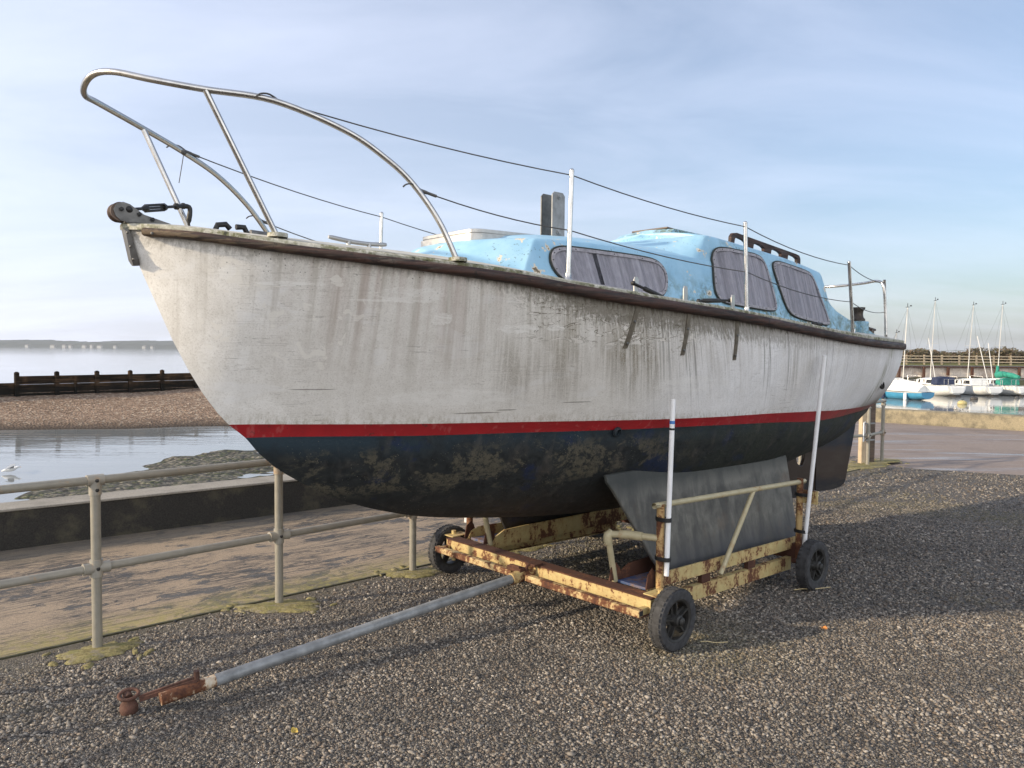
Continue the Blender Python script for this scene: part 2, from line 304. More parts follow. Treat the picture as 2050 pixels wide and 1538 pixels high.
def mk_pane():
    m = NT('hazy_acrylic', .12)
    x, y, z = m.xyz()
    tr = m.n('ShaderNodeBsdfTransparent'); tr.inputs[0].default_value = (.82, .81, .84, 1)
    d = m.mix(m.rng(m.noise(1, 4, m.co((60, 60, 5)), .6), .4, .65), (.16, .155, .17), (.27, .262, .285))
    m.col(d); mx = m.n('ShaderNodeMixShader')
    m.l(m.rng(m.noise(1, 4, m.co((50, 50, 3)), .6, .4), .4, .7, .10, .34), mx.inputs[0])
    m.t.links.new(tr.outputs[0], mx.inputs[1]); m.t.links.new(m.b.outputs[0], mx.inputs[2]); m.t.links.new(mx.outputs[0], m.out.inputs[0])
    return m.m
M['pane'] = mk_pane()
# ------------------------------------------------------------------ mesh helpers
class MB:
    def __init__(s): s.v = []; s.f = []; s.m = []; s.at = {}
    def add(s, vs, fs, mat=0):
        o = len(s.v); s.v += [tuple(p) for p in vs]
        s.f += [tuple(i+o for i in f) for f in fs]; s.m += [mat]*len(fs); return o
    def box(s, c, d, rot=None, mat=0):
        c = Vector(c); vs = []
        for sx in (-.5, .5):
            for sy in (-.5, .5):
                for sz in (-.5, .5):
                    p = Vector((sx*d[0], sy*d[1], sz*d[2]))
                    if rot is not None: p = rot @ p
                    vs.append(c+p)
        s.add(vs, [(0, 1, 3, 2), (4, 6, 7, 5), (0, 4, 5, 1), (2, 3, 7, 6), (0, 2, 6, 4), (1, 5, 7, 3)], mat); return s
    def bar(s, a, b, w, h, up=(0, 0, 1), mat=0):
        a = Vector(a); b = Vector(b); d = (b-a); L = d.length; d.normalize()
        x = d.cross(Vector(up)).normalized(); z = x.cross(d)
        rot = Matrix((x, d, z)).transposed()
        return s.box((a+b)/2, (w, L, h), rot, mat)
    def tube(s, pts, r, n=10, caps=True, closed=False, mat=0):
        P = [Vector(p) for p in pts]; k = len(P)
        rr = list(r) if isinstance(r, (list, tuple)) else [r]*k
        T = []
        for i in range(k):
            a = P[i-1] if (i > 0 or closed) else P[0]; b = P[(i+1) % k] if (i < k-1 or closed) else P[-1]
            T.append((b-a).normalized())
        up = Vector((0, 0, 1)) if abs(T[0].z) < .9 else Vector((1, 0, 0))
        x = T[0].cross(up).normalized(); rings = []
        for i in range(k):
            x = (x-T[i]*x.dot(T[i])).normalized(); y = T[i].cross(x)
            rings.append([P[i]+(x*math.cos(2*math.pi*j/n)+y*math.sin(2*math.pi*j/n))*rr[i] for j in range(n)])
        return s.loft(rings, True, caps and not closed, closed, mat)
    def loft(s, rings, ringclosed=True, caps=True, closed=False, mat=0):
        n = len(rings[0]); vs = [p for r in rings for p in r]; fs = []
        k = len(rings)
        for i in range(k if closed else k-1):
            i2 = (i+1) % k
            for j in range(n if ringclosed else n-1):
                j2 = (j+1) % n
                fs.append((i*n+j, i*n+j2, i2*n+j2, i2*n+j))
        if caps: fs.append(tuple(range(n-1, -1, -1))); fs.append(tuple((k-1)*n+j for j in range(n)))
        s.add(vs, fs, mat); return s
    def lathe(s, prof, c, axis=(0, 0, 1), n=20, mat=0, closed=False):
        ax = Vector(axis).normalized(); x = ax.orthogonal().normalized(); y = ax.cross(x); c = Vector(c)
        rings = [[c+ax*h+(x*math.cos(2*math.pi*j/n)+y*math.sin(2*math.pi*j/n))*max(r, 1e-4) for j in range(n)] for r, h in prof]
        return s.loft(rings, True, not closed, closed, mat)
    def prism(s, poly, off, mat=0):
        a = [Vector(p) for p in poly]; off = Vector(off); n = len(a)
        vs = a+[p+off for p in a]
        s.add(vs, [tuple(range(n-1, -1, -1)), tuple(range(n, 2*n))]+[(i, (i+1) % n, n+(i+1) % n, n+i) for i in range(n)], mat); return s
    def ball(s, c, r, nu=10, nv=7, mat=0, jit=0):
        c = Vector(c); r = Vector(r if isinstance(r, (tuple, list)) else (r, r, r)); rings = []
        for i in range(1, nv):
            a = math.pi*i/nv
            rings.append([c+Vector((r.x*math.sin(a)*math.cos(2*math.pi*j/nu), r.y*math.sin(a)*math.sin(2*math.pi*j/nu), -r.z*math.cos(a))) for j in range(nu)])
        return s.loft(rings, True, True, False, mat)
    def build(s, name, mats, parent=None, smooth=None, bevel=0, loc=None, rz=0):
        me = bpy.data.meshes.new(name); me.from_pydata(s.v, [], s.f)
        mats = mats if isinstance(mats, (list, tuple)) else [mats]
        for m in mats: me.materials.append(m)
        if len(mats) > 1: me.polygons.foreach_set('material_index', s.m)
        for k, vals in s.at.items():
            a = me.attributes.new(k, 'FLOAT', 'POINT'); a.data.foreach_set('value', vals)
        import bmesh
        bm = bmesh.new(); bm.from_mesh(me); bmesh.ops.recalc_face_normals(bm, faces=bm.faces); bm.to_mesh(me); bm.free()
        if smooth: me.shade_smooth() if smooth >= 180 else None
        me.update()
        if smooth and smooth < 180:
            me.shade_smooth(); me.set_sharp_from_angle(angle=R(smooth))
        o = bpy.data.objects.new(name, me); S.collection.objects.link(o)
        if parent: o.parent = parent
        if loc: o.location = loc
        if rz: o.rotation_euler.z = rz
        if bevel:
            b = o.modifiers.new('bevel', 'BEVEL'); b.width = bevel; b.segments = 2; b.limit_method = 'ANGLE'
        return o
def thing(name, label, cat, loc=(0, 0, 0), rz=0, group=None):
    o = bpy.data.objects.new(name, None); S.collection.objects.link(o); o.location = loc; o.rotation_euler.z = rz
    o.empty_display_size = .1
    return tag(o, label, cat, group)
def tag(o, label, cat, group=None):
    o['label'] = label; o['category'] = cat
    if group: o['group'] = group
    return o
def kind(o, k, label=None, cat=None):
    o['kind'] = k
    if label: o['label'] = label
    if cat: o['category'] = cat
    return o
def copytree(o, parent=None):
    c = o.copy(); S.collection.objects.link(c)
    if parent: c.parent = parent
    for ch in list(o.children): copytree(ch, c)
    return c
def pchip(x, y):
    x = np.array(x, float); y = np.array(y, float); h = np.diff(x); d = np.diff(y)/h; m = np.zeros(len(x))
    for i in range(1, len(x)-1):
        if d[i-1]*d[i] > 0:
            w1 = 2*h[i]+h[i-1]; w2 = h[i]+2*h[i-1]; m[i] = (w1+w2)/(w1/d[i-1]+w2/d[i])
    m[0] = d[0]; m[-1] = d[-1]
    def f(q):
        q = min(max(q, x[0]), x[-1]); i = int(min(max(np.searchsorted(x, q)-1, 0), len(h)-1)); t = (q-x[i])/h[i]
        return float((2*t**3-3*t**2+1)*y[i]+(t**3-2*t**2+t)*h[i]*m[i]+(-2*t**3+3*t**2)*y[i+1]+(t**3-t**2)*h[i]*m[i+1])
    return f
def spline(pts, n=8, closed=False):                                   # Catmull-Rom through points
    P = [Vector(p) for p in pts]; k = len(P); out = []
    for i in range(k if closed else k-1):
        g = lambda j: P[j % k] if closed else P[min(max(j, 0), k-1)]
        a, b, c, d = g(i-1), g(i), g(i+1), g(i+2)
        for q in range(n):
            t = q/n
            out.append(.5*((2*b)+(c-a)*t+(2*a-5*b+4*c-d)*t*t+(3*b-a-3*c+d)*t**3))
    if not closed: out.append(P[-1])
    return out
def rounded(poly, it=3):                                              # corner cutting of a closed 2D outline
    for _ in range(it):
        q = []
        for i in range(len(poly)):
            a, b = poly[i], poly[(i+1) % len(poly)]
            q += [(a[0]*.75+b[0]*.25, a[1]*.75+b[1]*.25), (a[0]*.25+b[0]*.75, a[1]*.25+b[1]*.75)]
        poly = q
    return poly
# ================================================================== GROUND, WATER, WALLS
pe_ = Vector((-2.86, 4.24)); pd_ = Vector((.74, .67)).normalized()
def mk_gravel():
    m = NT('tar_and_chip_gravel', .8, 0, .3)
    g = m.tc.outputs['Object']
    warp = m.noise(60, 2, col=True)
    cell = m.voro(82, g, 'F1', 'Color'); dist = m.voro(82, g, 'F1', 'Distance'); edge = m.voro(82, g, 'DISTANCE_TO_EDGE', 'Distance')
    v = m.xyz(cell)
    c = m.mix(v[0], (.062, .058, .055), (.42, .375, .32))
    c = m.mix(m.rng(v[1], .55, .6, 0, .5), c, (.19, .14, .10))
    c = m.mix(m.rng(v[2], .94, .96), c, (.40, .37, .32))
    c = m.mix(m.rng(edge, .13, .03), c, (.022, .021, .020))
    big = m.noise(.9, 5, rough=.65)
    gx, gy, gz = m.xyz(); od = m.ma('ADD', m.ma('MULTIPLY', gx, -pd_.y), m.ma('ADD', m.ma('MULTIPLY', gy, pd_.x), pe_.x*pd_.y-pe_.y*pd_.x))   # distance from the path edging
    silt = m.rng(m.ma('ADD', od, m.ma('MULTIPLY', m.noise(2.4, 5, rough=.65), .75)), .10, .28)
    c = m.mix(m.ma('MULTIPLY', silt, m.rng(m.noise(30, 4), .3, .6, .45, .95)), c, (.135, .118, .085))
    c = m.mix(m.rng(big, .42, .62, 0, .35), c, (.07, .066, .062))
    c = m.mix(m.rng(m.noise(2.3, 5, rough=.65), .62, .72, 0, .30), c, (.11, .105, .05))
    m.col(c)
    h = m.ma('ADD', m.ma('MULTIPLY', m.rng(edge, 0, .35), .7), m.ma('MULTIPLY', v[1], .5))
    m.bump(h, 1.0, .011)
    return m.m
M['gravel'] = mk_gravel()
def mk_stone():
    m = NT('gravel_chippings', .75, 0, .35)
    r = m.attr('tone'); q = m.attr('hue')
    c = m.mix(m.ma('POWER', r, 1.35), (.026, .025, .025), (.365, .325, .275))
    c = m.mix(m.rng(q, .6, .9, 0, .55), c, (.20, .145, .10))
    c = m.mix(m.rng(r, .975, .99), c, (.42, .38, .33))
    c = m.mix(m.rng(m.noise(220, 2), .5, .7, 0, .35), c, (.06, .055, .05))
    c = m.mix(m.rng(m.noise(1.1, 5, rough=.65), .46, .66, 0, .45), c, (.055, .052, .048))
    c = m.mix(m.rng(m.noise(1, 4, m.co((.35, 2.4, 1), (0, 0, R(-42)))), .52, .66, 0, .35), c, (.060, .057, .052))
    c = m.mix(m.rng(m.noise(.5, 4, m.co((1, 1, 1), (0, 0, 0), (6, 2, 0))), .55, .68, 0, .4), c, (.12, .11, .05))
    return m.col(c).m
M['stone'] = mk_stone()
def mk_path():
    m = NT('buff_bound_aggregate', .7, 0, .4)
    u = m.tc.outputs['Object']; x, y, z = m.xyz()                      # x along the path, y across it
    f = m.ma('ADD', m.ma('MULTIPLY', m.noise(150, 3, rough=.7), .65), m.ma('MULTIPLY', m.noise(48, 3, rough=.7), .35))
    c = m.mix(m.rng(f, .36, .64), (.13, .096, .060), (.45, .345, .235))
    c = m.mix(m.rng(m.noise(1.1, 4, m.co((.6, 1.3, 1))), .4, .7, 0, .35), c, (.25, .205, .15))
    wp = m.noise(1, 10, m.co((2.6, 5.0, 1)), .78, .5)
    near = m.rng(m.noise(.55, 2, m.co((1, 1, 1), (0, 0, 0), (1.3, 0, 0))), .38, .60, .0, .085)
    lim = m.ma('ADD', wp, near)
    wm = m.ma('MULTIPLY', m.rng(lim, .585, .593), m.rng(m.noise(60, 4, rough=.7), .34, .44, .25, 1))
    c = m.mix(wm, c, m.mix(m.rng(f, .3, .7), (.034, .033, .033), (.135, .128, .12)))
    for lo_, (ax, ay), se in ((.5, (.55, 6.5), 0), (.5, (1.3, 14), 5), (.46, (.9, 10), 9)):
        ck = m.noise(1, 6, m.co((ax, ay, 1), (0, 0, 0), (se, se, 0)), .66, 1.1)
        cm = m.rng(m.ma('ABSOLUTE', m.ma('SUBTRACT', ck, lo_)), .030, .012)
        c = m.mix(m.ma('MULTIPLY', cm, m.rng(m.noise(1.1, 3, m.co((1, 1, 1), (0, 0, 0), (se, 0, 2))), .45, .55, 0, .9)), c, (.045, .042, .04))
    mo = m.ma('MULTIPLY', m.rng(y, .42, .03), m.rng(m.noise(14, 6, rough=.7), .38, .58, .15, 1))
    c = m.mix(m.ma('MULTIPLY', mo, .72), c, (.27, .235, .06))
    c = m.mix(m.rng(y, 2.0, 2.25, 0, .6), c, (.14, .12, .09))
    m.col(c); m.bump(m.ma('ADD', f, m.ma('MULTIPLY', wm, -2.0)), .55, .006)
    return m.m
M['path'] = mk_path()
def mk_conc(name, a, b, dark=(.05, .05, .045), damt=.3, sc=1.5):
    m = NT(name, .85, 0, .3)
    n = m.noise(sc, 7, rough=.65); f = m.noise(sc*30, 4, rough=.7)
    c = m.mix(m.rng(f, .3, .7), a, b)
    c = m.mix(m.rng(n, .48, .68, 0, damt), c, dark)
    m.col(c); m.bump(m.ma('ADD', f, n), .4, .006); return m
M['wallblack'] = mk_conc('black_stained_concrete', (.018, .017, .015), (.046, .042, .036), (.105, .092, .06), .85, 2.6).m
M['walltop'] = mk_conc('worn_grey_coping', (.22, .20, .17), (.34, .31, .26), (.12, .11, .09), .5, 2).m
M['quaywall'] = mk_conc('lichened_ochre_concrete', (.13, .11, .075), (.40, .34, .225), (.075, .07, .055), .9, 2.6).m
def mk_quay():
    m = mk_conc('wet_pink_concrete', (.175, .138, .115), (.255, .205, .175), (.12, .092, .078), .6, .7)
    vec = m.co((.35, 2.2, 1), (0, 0, R(10)))
    wet = m.ma('MULTIPLY', m.rng(m.noise(1, 5, vec, .6, .5), .51, .66), .8)
    m.ro(m.rng(wet, 0, 1, .85, .12)); m.b.inputs['Specular IOR Level'].default_value = .5
    return m.m
M['quay'] = mk_quay()
def mk_shingle():
    m = NT('brown_shingle', .85, 0, .2)
    cell = m.voro(9, None, 'F1', 'Color'); v = m.xyz(cell); e = m.voro(9, None, 'F1', 'Distance')
    c = m.mix(v[0], (.085, .055, .036), (.31, .215, .145))
    c = m.mix(m.rng(v[1], .85, .9), c, (.42, .34, .25))
    x, y, z = m.xyz()
    c = m.mix(m.rng(z, -1.55, -1.78), c, (.05, .036, .024))
    m.col(c); m.bump(e, 1.0, .06); return m.m
M['shingle'] = mk_shingle()
def mk_mud():
    m = NT('weedy_mud', .75, 0, .3)
    n = m.noise(3.2, 7, rough=.75); cell = m.voro(7.5, None, 'F1', 'Color'); v = m.xyz(cell); e = m.voro(7.5, None, 'F1', 'Distance')
    c = m.mix(v[0], (.045, .040, .030), (.24, .215, .165))
    c = m.mix(m.rng(n, .47, .57, 0, .9), c, m.mix(v[1], (.030, .036, .012), (.10, .115, .035)))
    c = m.mix(m.rng(e, .35, .7, 0, .7), c, (.018, .017, .014))
    m.col(c); m.bump(m.ma('ADD', m.ma('MULTIPLY', e, -1.), n), 1.0, .07); return m.m
M['mud'] = mk_mud()
def mk_water():
    m = NT('sea_water', .04, 0, .5)
    m.col((.22, .23, .225))
    m.b.inputs['IOR'].default_value = 1.33
    a = m.noise(1, 4, m.co((.55, 2.4, 1), (0, 0, R(-12))), .6, .4); b = m.noise(1, 3, m.co((.08, .3, 1)), .5)
    h = m.ma('MULTIPLY', a, m.rng(b, .40, .62, .10, 1.))
    m.bump(h, .20, .05)
    return m.m
M['water'] = mk_water()
def poly(name, pts, z, mat, thick=0):
    mb = MB()
    if thick: mb.prism([(x, y, z) for x, y in pts], (0, 0, -thick))
    else: mb.add([(x, y, z) for x, y in pts], [tuple(range(len(pts)))])
    return mb.build(name, mat)
# sea
wb = MB(); wb.add([(-9000, -3000, -1.8), (9000, -3000, -1.8), (9000, 9000, -1.8), (-9000, 9000, -1.8)], [(0, 1, 2, 3)])
kind(wb.build('water', M['water']), 'structure')
# the quay everything stands on
A_PATH = math.atan2(.67, .74)                                          # direction of the promenade edge
pe = Vector((-2.86, 4.24)); pd = Vector((math.cos(A_PATH), math.sin(A_PATH)))
def pl(t, off): p = pe+pd*t+Vector((-pd.y, pd.x))*off; return (p.x, p.y)   # along the promenade edge, off = towards the sea
wd = Vector((.772, .636)); wp0 = Vector((-4.34, 6.48))
def wln(t, off): p = wp0+wd*t+Vector((-wd.y, wd.x))*off; return (p.x, p.y)
QE = (9.25, 20.55); qd = Vector((.775, -.632))
def ql(t, off): p = Vector(QE)+qd*t+Vector((-qd.y, qd.x))*off; return (p.x, p.y)
land = [wln(-30, .12), wln(13.2, .12), (QE[0]-.2, QE[1]-.1), ql(60, .1), (60, -45), (-60, -45)]
kind(poly('quay', land, -.035, M['quay'], 3), 'structure')
prom = MB(); L0, L1 = -30, 12.6
a0 = pl(L0, 0); a1 = pl(L1, 0)
c0 = wln(-26, 0); c1 = wln(11.6, 0)
def tolocal(p): d = Vector(p)-pe; return (d.x*pd.x+d.y*pd.y, -d.x*pd.y+d.y*pd.x, 0)
prom.add([tolocal(p) for p in (a0, a1, c1, c0)], [(0, 1, 2, 3)])
kind(prom.build('path', M['path'], None, loc=(pe.x, pe.y, .004), rz=A_PATH), 'structure')
gp = [pl(-30, -.035), pl(11.05, -.035), (5.43, 12.11), (6.29, 11.65), (7.48, 11.15), (11.5, 9.5), (40, 0), (40, -40), (-40, -40)]
kind(poly('gravel', gp, .0, M['gravel'], .03), 'structure')
# narrow timber edging strip between gravel and path
ed = MB(); ed.prism([(*pl(-30, -.022), -.03), (*pl(11, -.022), -.03), (*pl(11, -.003), -.03), (*pl(-30, -.003), -.03)], (0, 0, .036))
kind(ed.build('kerb', plain('dark_mossy_edging', (.05, .048, .025), .85, 0, .5, 20, .3)), 'structure')
# low dark sea wall
sw = thing('sea_wall', 'low black-stained concrete sea wall running along the promenade', 'wall', (*wln(0, 0), 0))
def swp(t, off, z): x, y = wln(t, off); return (x-sw.location.x, y-sw.location.y, z)
b_ = MB()
for i in range(0, 43):
    t0, t1 = -30+i, -29+i
    b_.add([swp(t0, 0, -.05), swp(t1, 0, -.05), swp(t1, 0, .335), swp(t0, 0, .335), swp(t0, .33, -.05), swp(t1, .33, -.05), swp(t1, .33, .335), swp(t0, .33, .335)], [(0, 1, 2, 3), (5, 4, 7, 6), (3, 2, 6, 7)])
b_.add([swp(13, 0, -.05), swp(13, .33, -.05), swp(13, .33, .335), swp(13, 0, .335)], [(0, 1, 2, 3)])
b_.build('wall_face', M['wallblack'], sw)
t_ = MB(); t_.prism([swp(-30, -.012, .337), swp(13.02, -.012, .337), swp(13.02, .35, .337), swp(-30, .35, .337)], (0, 0, .022)); t_.build('coping', M['walltop'], sw, bevel=.006)
d_ = MB(); d_.prism([swp(-30, -.02, -3), swp(13, -.02+.36, -3), swp(13, .40, -3), swp(-30, .40, -3)], (0, 0, 2.9)); d_.build('seaward_footing', M['wallblack'], sw)
# ochre quay wall on the far side of the slip
qw = thing('quay_wall', 'low ochre concrete wall with lichen between wet slip and harbour', 'wall', (*QE, 0))
def qp(t, off, z): x, y = ql(t, off); return (x-QE[0], y-QE[1], z)
q = MB(); q.loft([[qp(t, -.05, -.1), qp(t, 0, .28), qp(t, .06, .31), qp(t, .34, .31), qp(t, .42, .27), qp(t, .45, -3)] for t in np.linspace(0, 60, 61)], True, True)
q.build('wall_face', M['quaywall'], qw, smooth=40)
for t in (3.2, 6.4, 9.6, 12.8): pass
# tidal mud below the wall: a height field that dips under the water in pools
def vnoise(x, y, s, seed=0):
    r = np.random.default_rng(seed); g = r.random((64, 64))
    x = np.asarray(x)*s % 64; y = np.asarray(y)*s % 64
    i = np.floor(x).astype(int); j = np.floor(y).astype(int); fx = x-i; fy = y-j
    fx = fx*fx*(3-2*fx); fy = fy*fy*(3-2*fy)
    a = g[i % 64, j % 64]; b = g[(i+1) % 64, j % 64]; c = g[i % 64, (j+1) % 64]; d = g[(i+1) % 64, (j+1) % 64]
    return (a*(1-fx)+b*fx)*(1-fy)+(c*(1-fx)+d*fx)*fy
def grid(name, xs, ys, hf, mat, k='structure'):
    X, Y = np.meshgrid(xs, ys); Z = hf(X, Y); n, k2 = X.shape
    v = np.stack([X, Y, Z], -1).reshape(-1, 3)
    idx = np.arange(n*k2).reshape(n, k2)
    f = np.stack([idx[:-1, :-1], idx[:-1, 1:], idx[1:, 1:], idx[1:, :-1]], -1).reshape(-1, 4)
    me = bpy.data.meshes.new(name); me.from_pydata(v.tolist(), [], f.tolist()); me.materials.append(mat); me.shade_smooth()
    o = bpy.data.objects.new(name, me); S.collection.objects.link(o); return kind(o, k)
def mudh(X, Y):
    dw = -(X-wp0.x)*wd.y+(Y-wp0.y)*wd.x                                 # distance seaward of the wall
    a = Vector((.34, .94)); dl = (X+12.0)*a.y-(Y-20.6)*a.x-1.5              # >0 : landward of the water's edge
    bend = (vnoise(X, Y, .18, 3)-.5)*2.6
    h = -1.80+.045*np.clip((dl+bend)*.8, -3, 1)
    h = h+(vnoise(X, Y, .42, 1)-.5)*.26+(vnoise(X, Y, 1.5, 2)-.5)*.12+(vnoise(X, Y, 4.1, 5)-.5)*.05
    h = np.where(dl+bend < -.5, h-.25, h)
    return np.where(dw < .33, -3.2, h)
grid('mudflat', np.arange(-26, 6, .12), np.arange(8, 33, .12), mudh, M['mud'])
gd = Vector((.60, .80)); g0 = Vector((-26.65, 39.97))
def shh(X, Y):
    s = (X-g0.x)*gd.y-(Y-g0.y)*gd.x                                    # distance in front of the groyne
    wl_ = 33.6+(X+17)*.30                                              # y of the water's edge
    yg = g0.y+(X-g0.x)*gd.y/gd.x
    f = np.clip((Y-wl_)/np.maximum(np.minimum(yg, 47)-wl_, 2.), -1.2, 1.25)
    h = -1.80+.9*np.where(f > 0, np.power(np.clip(f, 0, None), .8), f)
    return np.maximum(h, -3)+(vnoise(X, Y, .35, 8)-.5)*.12
grid('shingle_beach', np.arange(-60, 12, .4), np.arange(27, 60, .4), lambda X, Y: np.where((X-g0.x)*gd.y-(Y-g0.y)*gd.x < -2.5, -2.6, shh(X, Y)), M['shingle'])
kind(bpy.data.objects['shingle_beach'], 'structure')
# timber groyne
gr = thing('groyne', 'dark tarred timber groyne with posts above the brown shingle', 'groyne', (g0.x, g0.y, -.9))
def mk_tar():
    m = NT('wet_dark_groyne_timber', .9, 0, .1); g = m.noise(1, 6, m.co((.7, .7, 14)), .65, .4); b = m.noise(1.3, 4); x, y, z = m.xyz()
    c = m.mix(m.rng(g, .38, .62), (.006, .005, .004), (.036, .023, .014)); c = m.mix(m.ma('MULTIPLY', m.rng(b, .48, .62), m.rng(g, .42, .56, .1, .9)), c, (.085, .05, .026))
    c = m.mix(m.rng(z, .62, .30, 0, .85), c, (.008, .008, .007)); m.col(c); m.bump(g, .5, .02); return m.m
M['tar'] = mk_tar()
def gpt(t, off, z): p = g0+gd*t+Vector((gd.y, -gd.x))*off-g0; return (p.x, p.y, z)
tt = [.75-4.0, .75-2, .75, 2.72, 4.85, 6.75, 8.7, 10.9, 13, 15.2, 17.4, 19.6, 22]
for k in range(len(tt)-1):
    mb = MB(); top = 1.07 if k >= 2 else .72
    n = 5 if k >= 2 else 3
    for i in range(n):
        h = (top+1.2)/n; z = -1.2+h*i
        mb.bar(gpt(tt[k], random.uniform(-.015, .015), z+h/2-.006), gpt(tt[k+1], random.uniform(-.015, .015), z+h/2-.006), .09, h-.012)
    mb.build('plank_panel', M['tar'], gr)
for k, t in enumerate(tt):
    mb = MB(); h = 1.25 if 2 <= k < 7 else (1.12 if k >= 7 else .8)
    mb.box(gpt(t, .13, (h-1.2)/2), (.20, .20, h+1.2), Matrix.Rotation(math.atan2(gd.y, gd.x), 3, 'Z'))
    mb.lathe([(.13, 0), (.05, .05)], gpt(t, .13, h), n=4); mb.build('post', M['tar'], gr, bevel=.012)
mb = MB(); mb.bar(gpt(3.7, .1, -.5), gpt(3.7, .1, .98), .16, .10, (1, 0, 0)); mb.build('post', M['tar'], gr)
# ------------------------------------------------------------------ far shores
def ridge(name, x0, x1, y, n, hf, mat, dep=400):
    mb = MB(); xs = np.linspace(x0, x1, n)
    rows = []
    for f, s in ((0, 0), (.12, .55), (.4, .85), (1, 1)):
        rows.append([(x, y+dep*f, -2.2+hf(x, f)*s) for x in xs])
    mb.loft(rows, False, False); o = mb.build(name, mat); return kind(o, 'structure')
M['hill'] = mk_conc('wooded_far_land', (.026, .036, .034), (.055, .066, .062), (.022, .03, .028), .5, .01).m
def hh(x, f):
    b = 10+13*math.exp(-((x+1750)/700)**2)+9*math.exp(-((x+2300)/300)**2)+4*math.sin(x*.004)+3*math.sin(x*.013+1)
    b += 4.5*float(vnoise(x, 0, .035, 21))+3*float(vnoise(x, 0, .09, 22))+2.5*random.random()*f
    return max(2, b)*(1 if x < -900 else max(.15, 1-(x+900)/900))
ridge('hills', -4200, 100, 2700, 900, hh, M['hill'])
def hh2(x, f): return 18+22*math.exp(-((x-3000)/500)**2)+6*float(vnoise(x, 0, .02, 31))
ridge('hills', 1900, 5200, 3000, 200, hh2, M['hill'])
M['render'] = plain('white_render', (.36, .355, .34), .8, 0, .05, 1, 0); M['slate'] = plain('grey_slates', (.12, .11, .11), .8, 0, .2, 1, 0)
for k, (x, w, h) in enumerate([(-1610, 15, 4), (-1570, 11, 5), (-1548, 9, 4), (-1500, 12, 4.5), (-1474, 8, 6), (-1446, 15, 4), (-1392, 9, 3.5), (-1290, 11, 4), (-1262, 9, 3.5), (-1700, 10, 4)]):
    t = thing('house', 'white house among those strung along the hazy far shore', 'house', (x, 2699, 0), 0, 'white houses on the far shore')
    mb = MB(); mb.box((0, 0, h/2-.5), (w, 12, h+3)); mb.build('wall', M['render'], t)
    mb = MB(); mb.prism([(-w/2-.5, -6.5, h+1), (-w/2-.5, 6.5, h+1), (-w/2-.5, 0, h+4.5)], (w+1, 0, 0)); mb.build('roof', M['slate'], t)
# harbour bank on the right
bd = Vector((.985, .17)).normalized(); bo = Vector((38.9, 77.3))
def bk(t, off): p = bo+bd*t+Vector((-bd.y, bd.x))*off; return (p.x, p.y)
def strip(name, rows, mat, t0=-40, t1=60, n=120, jit=0):
    mb = MB(); rr = []
    for off, z in rows:
        rr.append([(*bk(t, off+random.uniform(-jit, jit)), z+random.uniform(-jit, jit)*.5) for t in np.linspace(t0, t1, n)])
    mb.loft(rr, False, False); return kind(mb.build(name, mat, smooth=180), 'structure')
M['weed'] = mk_conc('dark_weedy_bank', (.018, .018, .012), (.06, .055, .035), (.075, .085, .02), .8, .25).m
M['grass'] = mk_conc('rough_winter_grass', (.10, .105, .03), (.19, .18, .065), (.07, .075, .025), .6, .5).m
M['tarmac'] = plain('tarmac', (.055, .055, .058), .9, 0, .2, 3, .1)
strip('mud_bank', [(-1.5, -2.3), (0, -1.85), (1.6, -1.2), (3.4, -.72), (3.6, -.7)], M['weed'], jit=.12)
strip('road', [(3.95, .42), (7.6, .50)], M['tarmac'])
strip('grass_verge', [(7.6, .505), (9, .62), (13, .9), (30, 1.0), (300, 1.0)], M['grass'])
M['pinkstone'] = mk_conc('pale_stone_revetment', (.42, .34, .27), (.70, .62, .52), (.22, .14, .10), .6, .7).m
rv = thing('retaining_wall', 'pale stone retaining wall with rusty timber posts across the harbour', 'wall', (*bk(0, 3.7), -.8))
def rvp(t, off, z): x, y = bk(t, off); return (x-rv.location.x, y-rv.location.y, z)
mb = MB(); mb.loft([[rvp(t, 3.5, -.3), rvp(t, 3.62, .5), rvp(t, 3.75, 1.18), rvp(t, 3.95, 1.2), rvp(t, 3.95, -.3)] for t in np.linspace(-40, 60, 90)], True, True); mb.build('stone_face', M['pinkstone'], rv)
mb = MB(); mb.bar(rvp(-40, 3.55, 1.22), rvp(60, 3.55, 1.22), .3, .12); mb.build('capping_beam', M['rust'], rv)
for t in np.arange(-12, 30, 2.9):
    mb = MB(); mb.box(rvp(t, 3.38, .35), (.22, .22, 1.75)); mb.build('post', M['rust'], rv)
bf = thing('fence', 'pale timber post and rail fence in front of the hedge', 'fence', (*bk(0, 8.6), .55))
M['palewood'] = plain('pale_weathered_timber', (.42, .34, .235), .8, 0, .15, 6, .1)
def bfp(t, off, z): x, y = bk(t, off); return (x-bf.location.x, y-bf.location.y, z)
for z in (.35, .68, 1.0):
    mb = MB(); mb.bar(bfp(-40, 8.55, z), bfp(60, 8.55, z), .05, .11); mb.build('rail', M['palewood'], bf)
for t in np.arange(-13, 32, 2.25):
    mb = MB(); mb.box(bfp(t, 8.65, .5), (.16, .14, 1.25)); mb.build('post', M['palewood'], bf)
